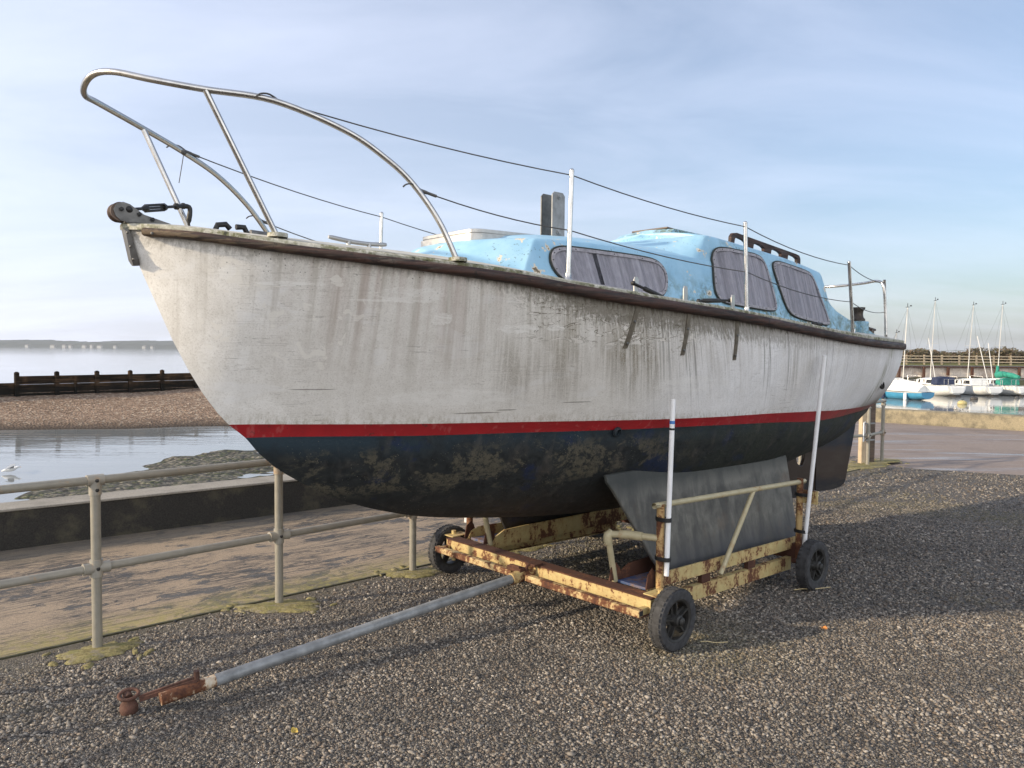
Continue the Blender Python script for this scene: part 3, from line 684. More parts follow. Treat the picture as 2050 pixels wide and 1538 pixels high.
# hedge: thousands of small leaf faces and bare twigs in uneven clumps
def leafcloud(name, clumps, n, size, cols, tall=1.0):
    vs = []; fs = []; tones = []
    for _ in range(n):
        c, r = clumps[random.randrange(len(clumps))]
        d = Vector((random.gauss(0, 1), random.gauss(0, 1), random.gauss(0, 1))).normalized()*(random.random()**.4)
        p = Vector((c[0]+d.x*r[0], c[1]+d.y*r[1], c[2]+d.z*r[2]))
        a = Vector((random.gauss(0, 1), random.gauss(0, 1), random.gauss(0, 1))).normalized(); b = a.orthogonal().normalized()
        s = size*random.uniform(.5, 1.4); k = len(vs)
        vs += [p-a*s, p+b*s*.5, p+a*s*tall, p-b*s*.5]; fs.append((k, k+1, k+2, k+3)); tones += [random.random()]*4
    mb = MB(); mb.v = [tuple(v) for v in vs]; mb.f = fs; mb.m = [0]*len(fs); mb.at = {'tone': tones}
    return mb
def mk_leaf(name, a, b, c):
    m = NT(name, .8, 0, .2); r = m.attr('tone')
    m.col(m.mix(m.rng(r, .6, .7), m.mix(r, a, b), c)); return m.m
M['hedge'] = mk_leaf('winter_hedge_foliage', (.060, .055, .028), (.135, .115, .060), (.14, .095, .058))
cl = []
for t in np.arange(-30, 60, .8):
    x, y = bk(t, 11.5+random.uniform(-1, 1)); h = .90+.65*float(vnoise(t, 3, .35, 77))+random.uniform(-.15, .15)
    cl.append(((x, y, 1.0+h*.45), (1.3, 1.2, h*.66)))
hd = leafcloud('hedge', cl, 60000, .13, None, 1.6)
kind(hd.build('hedge', M['hedge']), 'stuff', 'long brown green winter hedge behind the pale fence', 'hedge')
# ================================================================== PROMENADE RAILING
ra = thing('railing', 'galvanised two rail tube railing with clamp fittings along the promenade', 'railing', (-2.39, 4.39, 0))
def rp(p, z): return (p[0]+2.39, p[1]-4.39, z)
fposts = [(-2.39+.81*k, 4.39+.805*k) for k in range(-4, 10)]+[(5.59, 12.01), (6.04, 12.48)]
for z in (.985, .475):
    mb = MB(); mb.tube([rp(p, z) for p in fposts], .0245, 12); mb.build('rail', M['rail'], ra, smooth=60)
fd = Vector((.81, .805, 0)).normalized()
for i, p in enumerate(fposts):
    mb = MB(); mb.tube([rp(p, -.05), rp(p, .97)], .0275, 14); po = mb.build('post', M['rail'], ra, smooth=60)
    mb = MB(); c = Vector(rp(p, .985)); mb.tube([c-fd*.045, c+fd*.045], .033, 12); mb.tube([c-Vector((0, 0, .085)), c], .034, 12)
    mb.ball(c+Vector((.72, -.69, 0)).normalized()*.034, .011, 8, 5, 1); mb.ball(c+Vector((.72, -.69, 0)).normalized()*.034-Vector((0, 0, .055)), .011, 8, 5, 1)
    mb.build('clamp', [M['clamp'], M['black']], po, smooth=50)
    mb = MB(); c = Vector(rp(p, .475)); mb.tube([c-fd*.07, c-fd*.062, c+fd*.062, c+fd*.07], [.036, .033, .033, .036], 12); mb.tube([c-Vector((0, 0, .05)), c+Vector((0, 0, .05))], .035, 12)
    mb.ball(c+Vector((.72, -.69, 0)).normalized()*.034, .011, 8, 5, 1); mb.build('clamp', [M['clamp'], M['black']], po, smooth=50)
# moss on the concrete pads round the post feet
def mk_moss():
    m = NT('yellow_green_moss', .95, 0, .1); n = m.noise(40, 5, rough=.7)
    c = m.mix(m.rng(n, .35, .65), (.15, .13, .062), (.29, .255, .125)); c = m.mix(m.rng(m.noise(9, 3), .55, .65, 0, .5), c, (.15, .155, .055))
    c = m.mix(m.rng(m.noise(11, 6, rough=.7), .52, .60, 0, .85), c, (.22, .195, .145)); c = m.mix(m.rng(m.noise(60, 4), .58, .66, 0, .7), c, (.07, .06, .04))
    m.col(c); m.bump(n, .9, .012); return m.m
M['moss'] = mk_moss()
def blob(c, rx, ry, rz, z, n=64):
    out = []
    ph = [random.uniform(0, 6.3) for _ in range(4)]
    for i in range(n):
        a = 2*math.pi*i/n; k = 1+.12*math.sin(3*a+ph[0])+.08*math.sin(5*a+ph[1])+.06*math.sin(9*a+ph[2])+random.uniform(-.06, .06)
        x, y = rx*k*math.cos(a), ry*k*math.sin(a)
        out.append((c[0]+x*math.cos(rz)-y*math.sin(rz), c[1]+x*math.sin(rz)+y*math.cos(rz), z))
    return out
mb = MB()
for i, p in enumerate(fposts):
    if i < 2: continue
    c = (p[0]+.035, p[1]-.055); s = .23+.04*random.random()
    if i >= 14: c = (p[0]-.1, p[1]-.1); s = .42
    for _ in range(9):
        an = random.uniform(0, 6.28); d = s*random.uniform(.8, 1.5); cc = (c[0]+d*math.cos(an), c[1]+d*.6*math.sin(an)); q0 = blob(cc, random.uniform(.015, .06), random.uniform(.01, .035), random.random()*3, .002, 18)
        mb.loft([q0, [(cc[0]+(q[0]-cc[0])*.7, cc[1]+(q[1]-cc[1])*.7, .012) for q in q0]], True, True)
    r0 = blob(c, s*random.uniform(.85, 1.1), s*random.uniform(.42, .58), R(random.uniform(5, 40)), .002); r1 = [(c[0]+(q[0]-c[0])*.93, c[1]+(q[1]-c[1])*.93, .010+random.uniform(-.003, .004)) for q in r0]
    r2 = [(c[0]+(q[0]-c[0])*.4, c[1]+(q[1]-c[1])*.4, .016) for q in r0]
    mb.loft([r0, r1, r2], True, True)
kind(mb.build('moss', M['moss'], smooth=60), 'stuff', 'yellow green moss growing round the railing post feet', 'moss')
# two timber posts and a small notice at the far end of the railing
for (p, hh_, w, lab) in (((5.60, 12.24), .95, .085, 'split grey timber post standing behind the small white notice'), ((5.79, 12.36), .97, .10, 'dark squared timber post beside the last railing upright')):
    t = MB(); t.box((0, 0, hh_/2-.1), (w, w, hh_+.2), Matrix.Rotation(R(15), 3, 'Z')); t.box((0, 0, hh_+.012), (w*.9, w*.9, .025), Matrix.Rotation(R(15), 3, 'Z'))
    tag(t.build('timber_post', M['palewood'] if w < .09 else M['darkwood'], loc=(*p, 0), bevel=.012), lab, 'post')
sg = thing('notice', 'small white rectangular notice on edge by the timber post', 'sign', (5.53, 12.02, .53))
mb = MB(); mb.box((0, 0, 0), (.014, .24, .30), Matrix.Rotation(R(-30), 3, 'Z')); mb.build('panel', M['pvc'], sg, bevel=.003)
for z in (-.13, .13): mb = MB(); mb.box((.09, .0, z), (.17, .03, .02), Matrix.Rotation(R(20), 3, 'Z')); mb.build('bracket', M['galv'], sg)
# ================================================================== SAILBOAT
BO = Vector((.2098, 5.2102, 0)); BROT = R(42.7)
def P(u, v, w): return Vector((u, -v, w))
boat = thing('sailboat', 'old bilge keel sailboat with weathered white hull and pale blue cabin on a rusty trolley', 'sailboat', BO, BROT)
bS = pchip([-2.614, -2.55, -2.4, -2.1, -1.7, -1.2, -.7, -.2, .4, 1., 1.6, 2.4, 3.2, 3.9, 4.5], [.025, .11, .25, .46, .67, .85, .98, 1.06, 1.10, 1.12, 1.11, 1.06, .95, .80, .64])
wS = pchip([-2.614, -2.41, -2.222, -1.965, -1.641, -1.367, -1.037, -.715, -.23, .507, 1.381, 2.455, 3.282, 4.5], [2.276, 2.257, 2.230, 2.201, 2.172, 2.152, 2.126, 2.09, 2.051, 2.008, 1.948, 1.890, 1.872, 1.868])
vT = pchip([-2.164, -2.09, -1.86, -1.322, -.8, -.25, .331, .95, 1.8, 2.3, 2.92, 3.5, 4.0, 4.5], [0, .026, .130, .369, .55, .69, .793, .85, .85, .82, .726, .63, .52, .385])
wT = pchip([-2.164, -2.081, -1.86, -1.322, -.866, -.291, .331, .89, 1.645, 2.193, 2.92, 4.5], [1.376, 1.375, 1.370, 1.359, 1.353, 1.341, 1.326, 1.317, 1.305, 1.289, 1.262, 1.238])
vB = pchip([-2.082, -2.01, -1.8, -1.3, -.8, -.25, .3, .95, 1.8, 2.3, 2.9, 3.5, 4.0, 4.5], [0, .026, .118, .338, .50, .635, .745, .81, .815, .778, .685, .56, .45, .32])
wB = pchip([-2.082, -1.937, -1.614, -1.3, -.754, -.24, .628, 1.3, 1.746, 2.301, 2.9, 4.5], [1.306, 1.305, 1.299, 1.292, 1.286, 1.276, 1.262, 1.243, 1.228, 1.20, 1.19, 1.185])
wK = pchip([-2.614, -2.585, -2.523, -2.438, -2.337, -2.244, -2.164, -2.082, -2.007, -1.901, -1.79, -1.674, -1.492, -1.299, -.984, -.385, .077, .773, 1.6, 2.4, 3.05, 3.64, 3.95, 4.5],
           [2.276, 2.163, 2.012, 1.81, 1.612, 1.467, 1.376, 1.306, 1.217, 1.126, 1.054, .988, .906, .838, .757, .668, .617, .578, .585, .63, .70, .76, .814, 1.0])
NU, NL = 14, 16
def bez(p0, p1, p2, p3, t):
    a = (1-t)**3; b = 3*t*(1-t)**2; c = 3*t*t*(1-t); d = t**3
    return (a*p0[0]+b*p1[0]+c*p2[0]+d*p3[0], a*p0[1]+b*p1[1]+c*p2[1]+d*p3[1])
def section(u):
    s = (bS(u), wS(u)); k = (0., wK(u))
    t = (vT(u), wT(u)) if u > -2.164 else k
    b = (vB(u), wB(u)) if u > -2.082 else k
    pts = []
    f = min(1, max(0, (u+2.5)/2.2)); g = min(1, max(0, (u-2.6)/1.9))   # f: fuller amidships; g: counter stern
    dv, dw = s[0]-t[0], s[1]-t[1]
    c1 = (s[0]-dv*(.33-.18*f-.22*g), s[1]-dw*.33); c2 = (t[0]+dv*(.33+.13*f+.28*g), t[1]+dw*.33)
    for i in range(NU+1):
        p = bez(s, c1, c2, t, i/NU); pts.append((p[0], p[1], i/NU))
    if b == k and t == k: pts.append((*k, 1.)); low0 = k
    else: pts.append((*b, 1.)); low0 = b
    db, dk = low0[0], low0[1]-k[1]
    h = min(1, max(0, (u+2.0)/1.5))
    c1 = (db*(1-.05*h-.18*(1-h)), k[1]+dk*(1-.42)); c2 = (db*(.50*h+.35*(1-h)), k[1]+dk*(.10*h+.28*(1-h)))
    for i in range(1, NL+1):
        p = bez(low0, c1, c2, k, i/NL); pts.append((p[0], p[1], 1.))
    return pts
us = sorted(set([-2.614, -2.60, -2.58, -2.55, -2.164, -2.082, -2.13, -2.11, -2.06, -2.03]+[round(x, 3) for x in np.linspace(-2.5, 4.5, 100)]))
def hull_v(u, w):                                                     # half breadth of the topsides at height w
    s = section(u)[:NU+2]; ws = [p[1] for p in s][::-1]; vs = [p[0] for p in s][::-1]
    return float(np.interp(w, ws, vs))
mb = MB(); secs = [section(u) for u in us]; nr = len(secs[0]); full = 2*nr-1; tv = []
for u, s in zip(us, secs):
    s = [(v, w, min(1., max(0., (wS(u)-w)/(wS(u)-(wT(u) if u > -2.164 else 1.376))))) for v, w, t in s]
    for v, w, t in s: mb.v.append((u, -v, w)); tv.append(t)
    for v, w, t in s[-2::-1]: mb.v.append((u, v, w)); tv.append(t)
for i in range(len(us)-1):
    for j in range(full-1):
        jj = j if j < nr-1 else full-2-j
        mb.f.append((i*full+j, i*full+j+1, (i+1)*full+j+1, (i+1)*full+j)); mb.m.append(0 if jj < NU else (1 if jj == NU else 2))
e = (len(us)-1)*full; mb.f.append(tuple(e+j for j in range(full))); mb.m.append(0)
mb.at['sheer_t'] = tv
hull = mb.build('hull', [M['hull'], M['boot'], M['anti']], boat)
import bmesh
bm = bmesh.new(); bm.from_mesh(hull.data); bmesh.ops.remove_doubles(bm, verts=bm.verts, dist=.0004); bmesh.ops.dissolve_degenerate(bm, edges=bm.edges, dist=.0002)
bmesh.ops.recalc_face_normals(bm, faces=bm.faces); bm.to_mesh(hull.data); bm.free(); hull.data.shade_smooth(); hull.data.set_sharp_from_angle(angle=R(50))
# exhaust and skin fittings
for (u, w, r, nm) in ((3.87, 1.455, .03, 'exhaust_outlet'), (-.05, 1.262, .022, 'skin_fitting')):
    v = hull_v(u, w) if w > 1.3 else .69
    mb = MB(); mb.lathe([(r*1.4, -.004), (r*1.4, .012), (r, .016), (r, .0), (r*.9, -.01)], P(u, v, w), (0, -1, .1) if w > 1.3 else (0, -1, -.35), 16); mb.build(nm, M['black'] if w > 1.3 else M['anti'], hull, smooth=40)
def outn(u):                                                          # outward plan normal at the sheer
    d = (bS(u+.01)-bS(u-.01))/.02; n = Vector((-d, 1)); n.normalize(); return n
# rubbing strakes, one along each side
prof = [(-.012, 0), (.020, 0), (.030, -.008), (.033, -.026), (.030, -.046), (.018, -.056), (-.012, -.056)]
for sg_ in (1, -1):
    rings = []
    for u in np.linspace(-2.565, 4.49, 130):
        n = outn(u); v0 = bS(u); k = min(1, .62+.38*(u+2.565)/2.0); kk = 1 if u < 2.2 else 1+.12*(u-2.2)/2.3
        w0 = wS(u)-.012*min(1, max(0, (u-1)/2))
        rings.append([P(u+n.x*a, sg_*(v0+n.y*a), w0+b*k*kk) for a, b in prof])
    mb = MB(); mb.loft(rings, True, True); st = mb.build('rubbing_strake', M['strake'], boat, smooth=50)
    mb = MB()
    u = -2.535; n = outn(u); mb.ball(P(u+n.x*.031, sg_*(bS(u)+n.y*.031), wS(u)-.024), .007, 8, 5)
    mb.build('fastening', M['dullsteel'], st)
# deck edge lip and cambered deck
for sg_ in (1, -1):
    rings = []
    for u in [-2.635, -2.62, -2.6]+list(np.linspace(-2.57, 4.47, 130)):
        uu = max(u, -2.612); n = outn(uu); v0 = bS(uu) if u > -2.612 else .012
        rings.append([P(u+n.x*a*.5, sg_*max(0, v0+n.y*a), wS(uu)+b) for a, b in ((.012, -.008), (.014, .010), (.006, .019), (-.02, .023), (-.06, .022), (-.06, -.01))])
    mb = MB(); mb.loft(rings, True, True); mb.build('deck_edge', M['lip'], boat, smooth=45)
def deckw(u, v):
    b = bS(u); return wS(u)+.018+(.115*min(1, b/.85))*(1-min(1, abs(v)/b)**2)
mb = MB(); rings = []
for u in np.linspace(-2.6, 4.46, 90):
    b = max(.02, bS(u)-.03); rings.append([P(u, b*q, deckw(u, b*q)) for q in np.linspace(-1, 1, 17)])
mb.loft(rings, False, False); mb.build('deck', plain('weathered_deck', (.46, .44, .38), .85, 0, .25, 14, .3), boat, smooth=180)
# --- cabin trunk and raised doghouse
def shell(name, B, T, wb, wt, wc, n=5):
    Bs = spline([Vector((a, b, c)) for (a, b), c in zip(B, wb)], n); Ts = spline([Vector((a, b, c)) for (a, b), c in zip(T, wt)], n); Cs = spline([Vector((a[0], 0, c)) for a, c in zip(T, wc)], n)
    rows = []; h = []
    for b, t, c in zip(Bs, Ts, Cs):
        col = []; hc = []
        for sp, sw_ in ((0, 0), (.25, .27), (.5, .54), (.74, .80), (.86, .915), (.95, .97), (1.05, .995)):
            p = b.lerp(t, sp); p.z = b.z+(t.z-b.z)*sw_; col.append(p); hc.append(sw_)
        e = col[-1]
        for q, k in ((.25, .42), (.5, .74), (.75, .93)):
            p = e.lerp(Vector((t.x, 0, c.z)), q); p.z = e.z+(c.z-e.z)*k; col.append(p); hc.append(1)
        col.append(Vector((t.x, 0, c.z))); hc.append(1)
        r = [P(p.x, p.y, p.z) for p in col]+[P(p.x, -p.y, p.z) for p in col[-2::-1]]
        if name == 'doghouse' and b.x < 1.12: hc = [max(.85, q) for q in hc]
        rows.append(r); h += hc+hc[-2::-1]
    mb = MB(); mb.loft(rows, False, False); nn = len(rows[0])
    mb.add([], []); k = (len(rows)-1)*nn; mb.f.append(tuple(k+j for j in range(nn))); mb.m.append(0)
    mb.at['base_t'] = h
    o = mb.build(name, M['blue'], boat)
    bm = bmesh.new(); bm.from_mesh(o.data); bmesh.ops.remove_doubles(bm, verts=bm.verts, dist=.0006); bmesh.ops.recalc_face_normals(bm, faces=bm.faces); bm.to_mesh(o.data); bm.free()
    o.data.shade_smooth(); o.data.set_sharp_from_angle(angle=R(60))
    def sv(u, w):
        us_ = []; vs_ = []
        for b, t in zip(Bs, Ts):
            k = (w-b.z)/(t.z-b.z); k = min(max(k, 0), 1); sp = float(np.interp(k, [0, .27, .54, .80, .915, .97, .995], [0, .25, .5, .74, .86, .95, 1.05]))
            p = b.lerp(t, sp)
            if p.y > .3: us_.append(p.x); vs_.append(p.y)
        return float(np.interp(u, us_, vs_))
    return o, sv
tB = [(-1.10, 0), (-1.07, .22), (-.985, .44), (-.84, .628), (-.775, .668), (-.40, .695), (.3, .71), (1.35, .71)]
tT = [(-.88, 0), (-.865, .2), (-.79, .38), (-.655, .525), (-.585, .558), (-.30, .582), (.3, .60), (1.35, .61)]
trunk, svT = shell('cabin_trunk', tB, tT, [deckw(u, v)-.02 for u, v in tB], [2.385, 2.385, 2.385, 2.388, 2.392, 2.40, 2.405, 2.40], [2.385, 2.388, 2.40, 2.425, 2.45, 2.49, 2.52, 2.54])
dB = [(.50, 0), (.55, .24), (.68, .46), (.83, .628), (.95, .652), (1.25, .722), (2.2, .722), (2.87, .70)]
dT = [(1.03, 0), (1.032, .22), (1.04, .40), (1.055, .530), (1.115, .565), (1.40, .580), (2.2, .583), (2.79, .568)]
dog, svD = shell('doghouse', dB, dT, [2.515, 2.495, 2.435, 2.33, 2.12, deckw(1.25, .7)-.02, deckw(2.2, .7)-.02, deckw(2.87, .69)-.02], [2.59, 2.59, 2.59, 2.588, 2.583, 2.565, 2.515, 2.455], [2.635, 2.64, 2.645, 2.65, 2.652, 2.64, 2.59, 2.53])
# sliding hatch garage on the doghouse and its dark runner
mb = MB(); mb.loft([[P(u, v*.27, w) for v, w in ((-1, z0), (-.95, z1), (0, z1+.015), (.95, z1), (1, z0))] for u, z0, z1 in ((1.06, 2.625, 2.635), (1.11, 2.62, 2.668), (1.5, 2.60, 2.662), (1.85, 2.55, 2.635))], False, False); mb.build('hatch_garage', M['blue'], boat, smooth=30)
mb = MB(); mb.bar(P(1.14, 0, 2.690), P(1.8, 0, 2.660), .34, .014); mb.build('sliding_hatch', M['darkwood'], boat, bevel=.004)
# forehatch: aluminium framed
def rrect(u0, u1, hv, r, n=5):
    out = []
    for (cu, cv, a0) in ((u1-r, hv-r, 0), (u0+r, hv-r, 90), (u0+r, -hv+r, 180), (u1-r, -hv+r, 270)):
        for i in range(n+1):
            a = R(a0+90*i/n); out.append((cu+r*math.cos(a), cv+r*math.sin(a)))
    return out
fh = [(u, v) for u, v in rrect(-.83, -.30, .26, .07)]
zf = lambda u: 2.435+.03*(u+.83)
mb = MB(); mb.loft([[P(u, v, zf(u)+dz) for u, v in rrect(-.83-gx, -.30+gx, .26+gx, .07)] for dz, gx in ((-.06, .02), (-.012, .02), (-.012, .006), (-.004, .006), (-.004, .012), (.014, .012), (.018, .0), (.018, -.05), (.014, -.05))], True, True); fo = mb.build('forehatch', M['alu'], boat, smooth=35)
mb = MB(); mb.loft([[P(u, v, zf(u)+dz) for u, v in rrect(-.83+.04, -.30-.04, .22, .05)] for dz in (.013, .021)], True, True); mb.build('hatch_lens', M['trim'], fo)
# windows: outline on the cabin side, wavy curtain behind hazy acrylic, rim with screws, black gasket
def offset(poly, d):
    c = (sum(p[0] for p in poly)/len(poly), sum(p[1] for p in poly)/len(poly)); out = []; n = len(poly)
    for i in range(n):
        a = Vector(poly[i-1]); b = Vector(poly[(i+1) % n]); t = (b-a); nn = Vector((t.y, -t.x))
        if nn.length: nn.normalize()
        if nn.dot(Vector(poly[i])-Vector(c)) < 0: nn = -nn
        out.append((poly[i][0]+nn.x*d, poly[i][1]+nn.y*d))
    return out
def window(poly, sv, sgn, seed):
    rnd = random.Random(seed); poly = rounded(poly, 3)
    q = lambda p, o: P(p[0], sgn*(sv(p[0], p[1])+o), p[1])
    inner = offset(poly, -.020)
    mb = MB(); mb.loft([[q(p, o) for p in pp] for pp, o in ((inner, .004), (inner, .019), (poly, .019), (poly, .004))], True, False, True)
    k = len(poly); step = max(3, k//15); mid = offset(poly, -.010)
    for i in range(0, k, step): mb.ball(q(mid[i], .019), .0045, 6, 4, 1)
    fr = mb.build('window', [M['trim'], M['black']], boat, smooth=35)
    mb = MB(); mb.tube([q(p, .008) for p in offset(poly, .003)], .0075, 6, False, True); mb.build('gasket', M['gasket'], fr, smooth=180)
    # pane, built as vertical strips so it follows the curved cabin side
    us_ = [p[0] for p in inner]; u0, u1 = min(us_), max(us_); N = 90
    def span(u):
        ws = []
        for i in range(len(inner)):
            a, b = inner[i], inner[(i+1) % len(inner)]
            if (a[0]-u)*(b[0]-u) <= 0 and a[0] != b[0]: ws.append(a[1]+(b[1]-a[1])*(u-a[0])/(b[0]-a[0]))
        return (min(ws), max(ws)) if ws else None
    up = [u0+(u1-u0)*(.003+.994*i/N) for i in range(N+1)]
    def strip_(fun, name, mat, M_=5, lo=-9, hi=9):
        rows = []
        for u in up:
            if not lo <= (u-u0)/(u1-u0) <= hi: continue
            s = span(u)
            if s: rows.append([fun(u, s[0]+(s[1]-s[0])*j/M_) for j in range(M_+1)])
        mb = MB(); mb.loft(rows, False, False); return mb.build(name, mat, fr, smooth=180)
    ph = [rnd.uniform(0, 6) for _ in range(4)]; gap = rnd.uniform(.35, .6)
    def fold(u, w):
        t = (u-u0)/(u1-u0)
        k = .5+.5*math.sin(u*48+ph[0]+2.2*math.sin(u*9+ph[1]))
        k2 = .5+.5*math.sin(u*19+ph[2]+1.5*math.sin(u*5+ph[3])+w*2)
        return .001+.0135*(.40*k+.60*k2**1.6)
    strip_(lambda u, w: q((u, w), .0012), 'interior_shade', M['dark'])  # dark sheet on the cabin side, standing for the unlit interior
    gp_ = {3: .36, 5: .62, 9: .70}[seed]
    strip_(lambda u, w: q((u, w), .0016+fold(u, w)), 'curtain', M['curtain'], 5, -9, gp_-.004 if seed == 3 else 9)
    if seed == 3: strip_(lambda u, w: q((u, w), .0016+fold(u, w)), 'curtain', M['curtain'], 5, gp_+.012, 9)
    strip_(lambda u, w: q((u, w), .0175), 'pane', M['pane'])
W1 = [(-.60, 2.235), (-.575, 2.30), (-.53, 2.335), (-.43, 2.352), (.0, 2.352), (.29, 2.350), (.40, 2.335), (.455, 2.285), (.455, 2.22), (.41, 2.14), (.33, 2.10), (-.1, 2.115), (-.45, 2.13), (-.565, 2.165)]
W2 = [(1.0, 2.19), (1.06, 2.40), (1.09, 2.485), (1.22, 2.505), (1.45, 2.50), (1.67, 2.495), (1.765, 2.46), (1.80, 2.30), (1.825, 2.10), (1.76, 2.068), (1.45, 2.08), (1.14, 2.095), (1.03, 2.12)]
W3 = [(1.885, 2.40), (1.90, 2.455), (2.0, 2.472), (2.25, 2.45), (2.48, 2.432), (2.575, 2.41), (2.65, 2.24), (2.735, 2.02), (2.69, 1.985), (2.4, 2.01), (2.10, 2.035), (1.985, 2.08), (1.93, 2.24)]
for sgn in (1, -1):
    window(W1, svT, sgn, 3); window(W2, lambda u, w: max(svD(u, w), svT(u, w) if u < 1.34 else 0), sgn, 5); window(W3, svD, sgn, 9)
# grab rails on the doghouse roof
for sgn in (1, -1):
    top = lambda u: 2.672-.075*(u-1.58)/1.1
    rf = lambda u: 2.60-.09*(u-1.5)/1.2
    a, b = 1.55, 2.66; outl = [(a, rf(a)-.03), (a+.005, top(a)-.035), (a+.03, top(a)-.008), (a+.09, top(a)), (b-.08, top(b)), (b-.02, top(b)-.01), (b, top(b)-.04), (b, rf(b)-.03)]
    n = 4; L = (b-a)/n
    for i in range(n-1, -1, -1):
        c0, c1 = a+L*i+.045, a+L*(i+1)-.045
        outl += [(c1, rf(c1)-.03), (c1-.015, top(c1)-.045), (c1-.05, top(c1)-.032), (c0+.05, top(c0)-.032), (c0+.015, top(c0)-.045), (c0, rf(c0)-.03)]
    mb = MB(); mb.prism([P(u, sgn*.435, w) for u, w in outl], P(0, sgn*.03, 0)); mb.build('grab_rail', M['strake'], boat, bevel=.006)
# mast tabernacle: two upright plates
for sgn in (1, -1):
    u0, u1, z0, z1, c = .015, .135, 2.40, 2.815, .02
    o = [(u0, z0), (u1, z0), (u1, z1-c), (u1-c, z1), (u0+c, z1), (u0, z1-c)]
    mb = MB(); mb.prism([P(u, sgn*.052-.004, w) for u, w in o], P(0, .008, 0))
    for z in (2.545, 2.785): mb.lathe([(.018, 0), (.018, .006), (.011, .007), (.010, .016), (.001, .017)], P(.075, sgn*.056, z), (0, -sgn, 0), 14)
    mb.build('tabernacle_plate', M['paleplate'] if sgn > 0 else M['dullsteel'], boat, smooth=35)
# coamings, winch pads and winches
for sgn in (1, -1):
    o = [(2.78, 1.90), (2.78, 2.22), (2.845, 2.165), (2.93, 2.12), (3.05, 2.088), (3.22, 2.055), (3.45, 2.025), (3.75, 1.972), (3.98, 1.93), (3.98, 1.86)]
    o = [(u, w) for u, w in o]
    va = lambda u, w: .69-.16*max(0, w-1.97)-.10*max(0, (u-3.0))
    r0 = [P(u, sgn*va(u, w), w) for u, w in o]; r1 = [P(u, sgn*(va(u, w)-.06), w) for u, w in o]
    mb = MB(); mb.loft([r0, r1], True, True); mb.at['base_t'] = [.2]*len(mb.v); mb.build('coaming', M['blue'], boat, bevel=.008)
    mb = MB(); mb.box(P(3.52, sgn*.60, 1.97), (.15, .15, .16)); mb.at['base_t'] = [.5]*8; mb.build('winch_pad', M['blue'], boat, bevel=.012)
    mb = MB(); mb.lathe([(.062, 0), (.062, .02), (.048, .035), (.042, .065), (.046, .095), (.060, .115), (.060, .128), (.02, .13)], P(3.52, sgn*.60, 2.05), n=20); mb.build('winch', plain('brown_weathered_winch', (.055, .042, .032), .55, .4, .3, 40, .1) if sgn > 0 else bpy.data.materials['brown_weathered_winch'], boat, smooth=40)
mb = MB(); mb.tube([P(3.93, .53, 2.0), P(4.08, .53, 1.985)], .012, 8); mb.box(P(4.0, .53, 1.96), (.05, .03, .06)); mb.build('jam_cleat', M['darkwood'], boat)
# foredeck fittings
mb = MB(); mb.tube(spline([P(-1.62, 0, 2.345), P(-1.50, 0, 2.334), P(-1.44, 0, 2.331), P(-1.36, 0, 2.331), P(-1.26, 0, 2.338)], 4), [.009]+[.012]*15+[.010], 10)
for u in (-1.50, -1.37): mb.lathe([(.026, -.02), (.022, 0), (.012, .02), (.013, .045)], P(u, 0, 2.29), n=12)
mb.build('mooring_cleat', M['alu'], boat, smooth=50)
mb = MB(); mb.tube([P(-2.235, .02, 2.298), P(-2.22, .02, 2.335), P(-2.18, .02, 2.342), P(-2.16, .02, 2.322)], .014, 8); mb.tube([P(-2.13, .02, 2.335), P(-2.09, .02, 2.338), P(-2.07, .02, 2.30)], .014, 8); mb.box(P(-2.15, .02, 2.288), (.20, .05, .03)); mb.build('fairlead', M['black'], boat, smooth=50)
mb = MB(); mb.tube([P(-2.05, .0, 2.315), P(-1.93, .0, 2.312)], .019, 12); mb.box(P(-1.99, 0, 2.29), (.10, .05, .03)); mb.build('deck_pipe', M['dullsteel'], boat, smooth=50)
# stem head: cheek plates, roller, strap down the stem, rigging screw tied to the pulpit
sh_ = MB()
for v in (.032, -.032): sh_.prism([P(u, v-.002, w) for u, w in ((-2.672, 2.322), (-2.680, 2.348), (-2.668, 2.373), (-2.64, 2.385), (-2.612, 2.378), (-2.555, 2.340), (-2.44, 2.312), (-2.44, 2.295), (-2.60, 2.298), (-2.65, 2.302))], P(0, .004, 0))
sh_.box(P(-2.53, 0, 2.30), (.20, .068, .006)); shm = sh_.build('stemhead_fitting', M['dullsteel'], boat, smooth=30)
mb = MB(); mb.lathe([(.012, -.028), (.042, -.028), (.042, -.02), (.025, -.006), (.025, .006), (.042, .02), (.042, .028), (.012, .028)], P(-2.648, 0, 2.342), (0, 1, 0), 22); mb.build('bow_roller', plain('brown_roller', (.11, .075, .055), .5, .3, .3, 20, .1), shm, smooth=40)
mb = MB()
for u, w in ((-2.648, 2.352), (-2.575, 2.338), (-2.52, 2.322)): mb.lathe([(.009, 0), (.009, .006), (.001, .008)], P(u, .036, w), (0, -1, 0), 10)
mb.build('bolt', M['black'], shm)
mb = MB(); mb.loft([[P(u-.004, v, w), P(u-.013, v, w)] for u, v, w in ()] or [[P(-2.615, .026, 2.275), P(-2.615, -.026, 2.275), P(-2.632, -.026, 2.272), P(-2.632, .026, 2.272)], [P(-2.575, .024, 2.14), P(-2.575, -.024, 2.14), P(-2.605, -.022, 2.135), P(-2.605, .022, 2.135)], [P(-2.568, .012, 2.115), P(-2.568, -.012, 2.115), P(-2.594, -.010, 2.112), P(-2.594, .010, 2.112)]], True, True)
for w, u in ((2.255, -2.622), (2.195, -2.61), (2.14, -2.598)): mb.ball(P(u, .027, w), .006, 8, 5)
mb.build('stem_band', M['dullsteel'], boat, smooth=30)
mb = MB(); a = P(-2.615, .03, 2.355); b = P(-2.30, -.20, 2.442); d = b-a
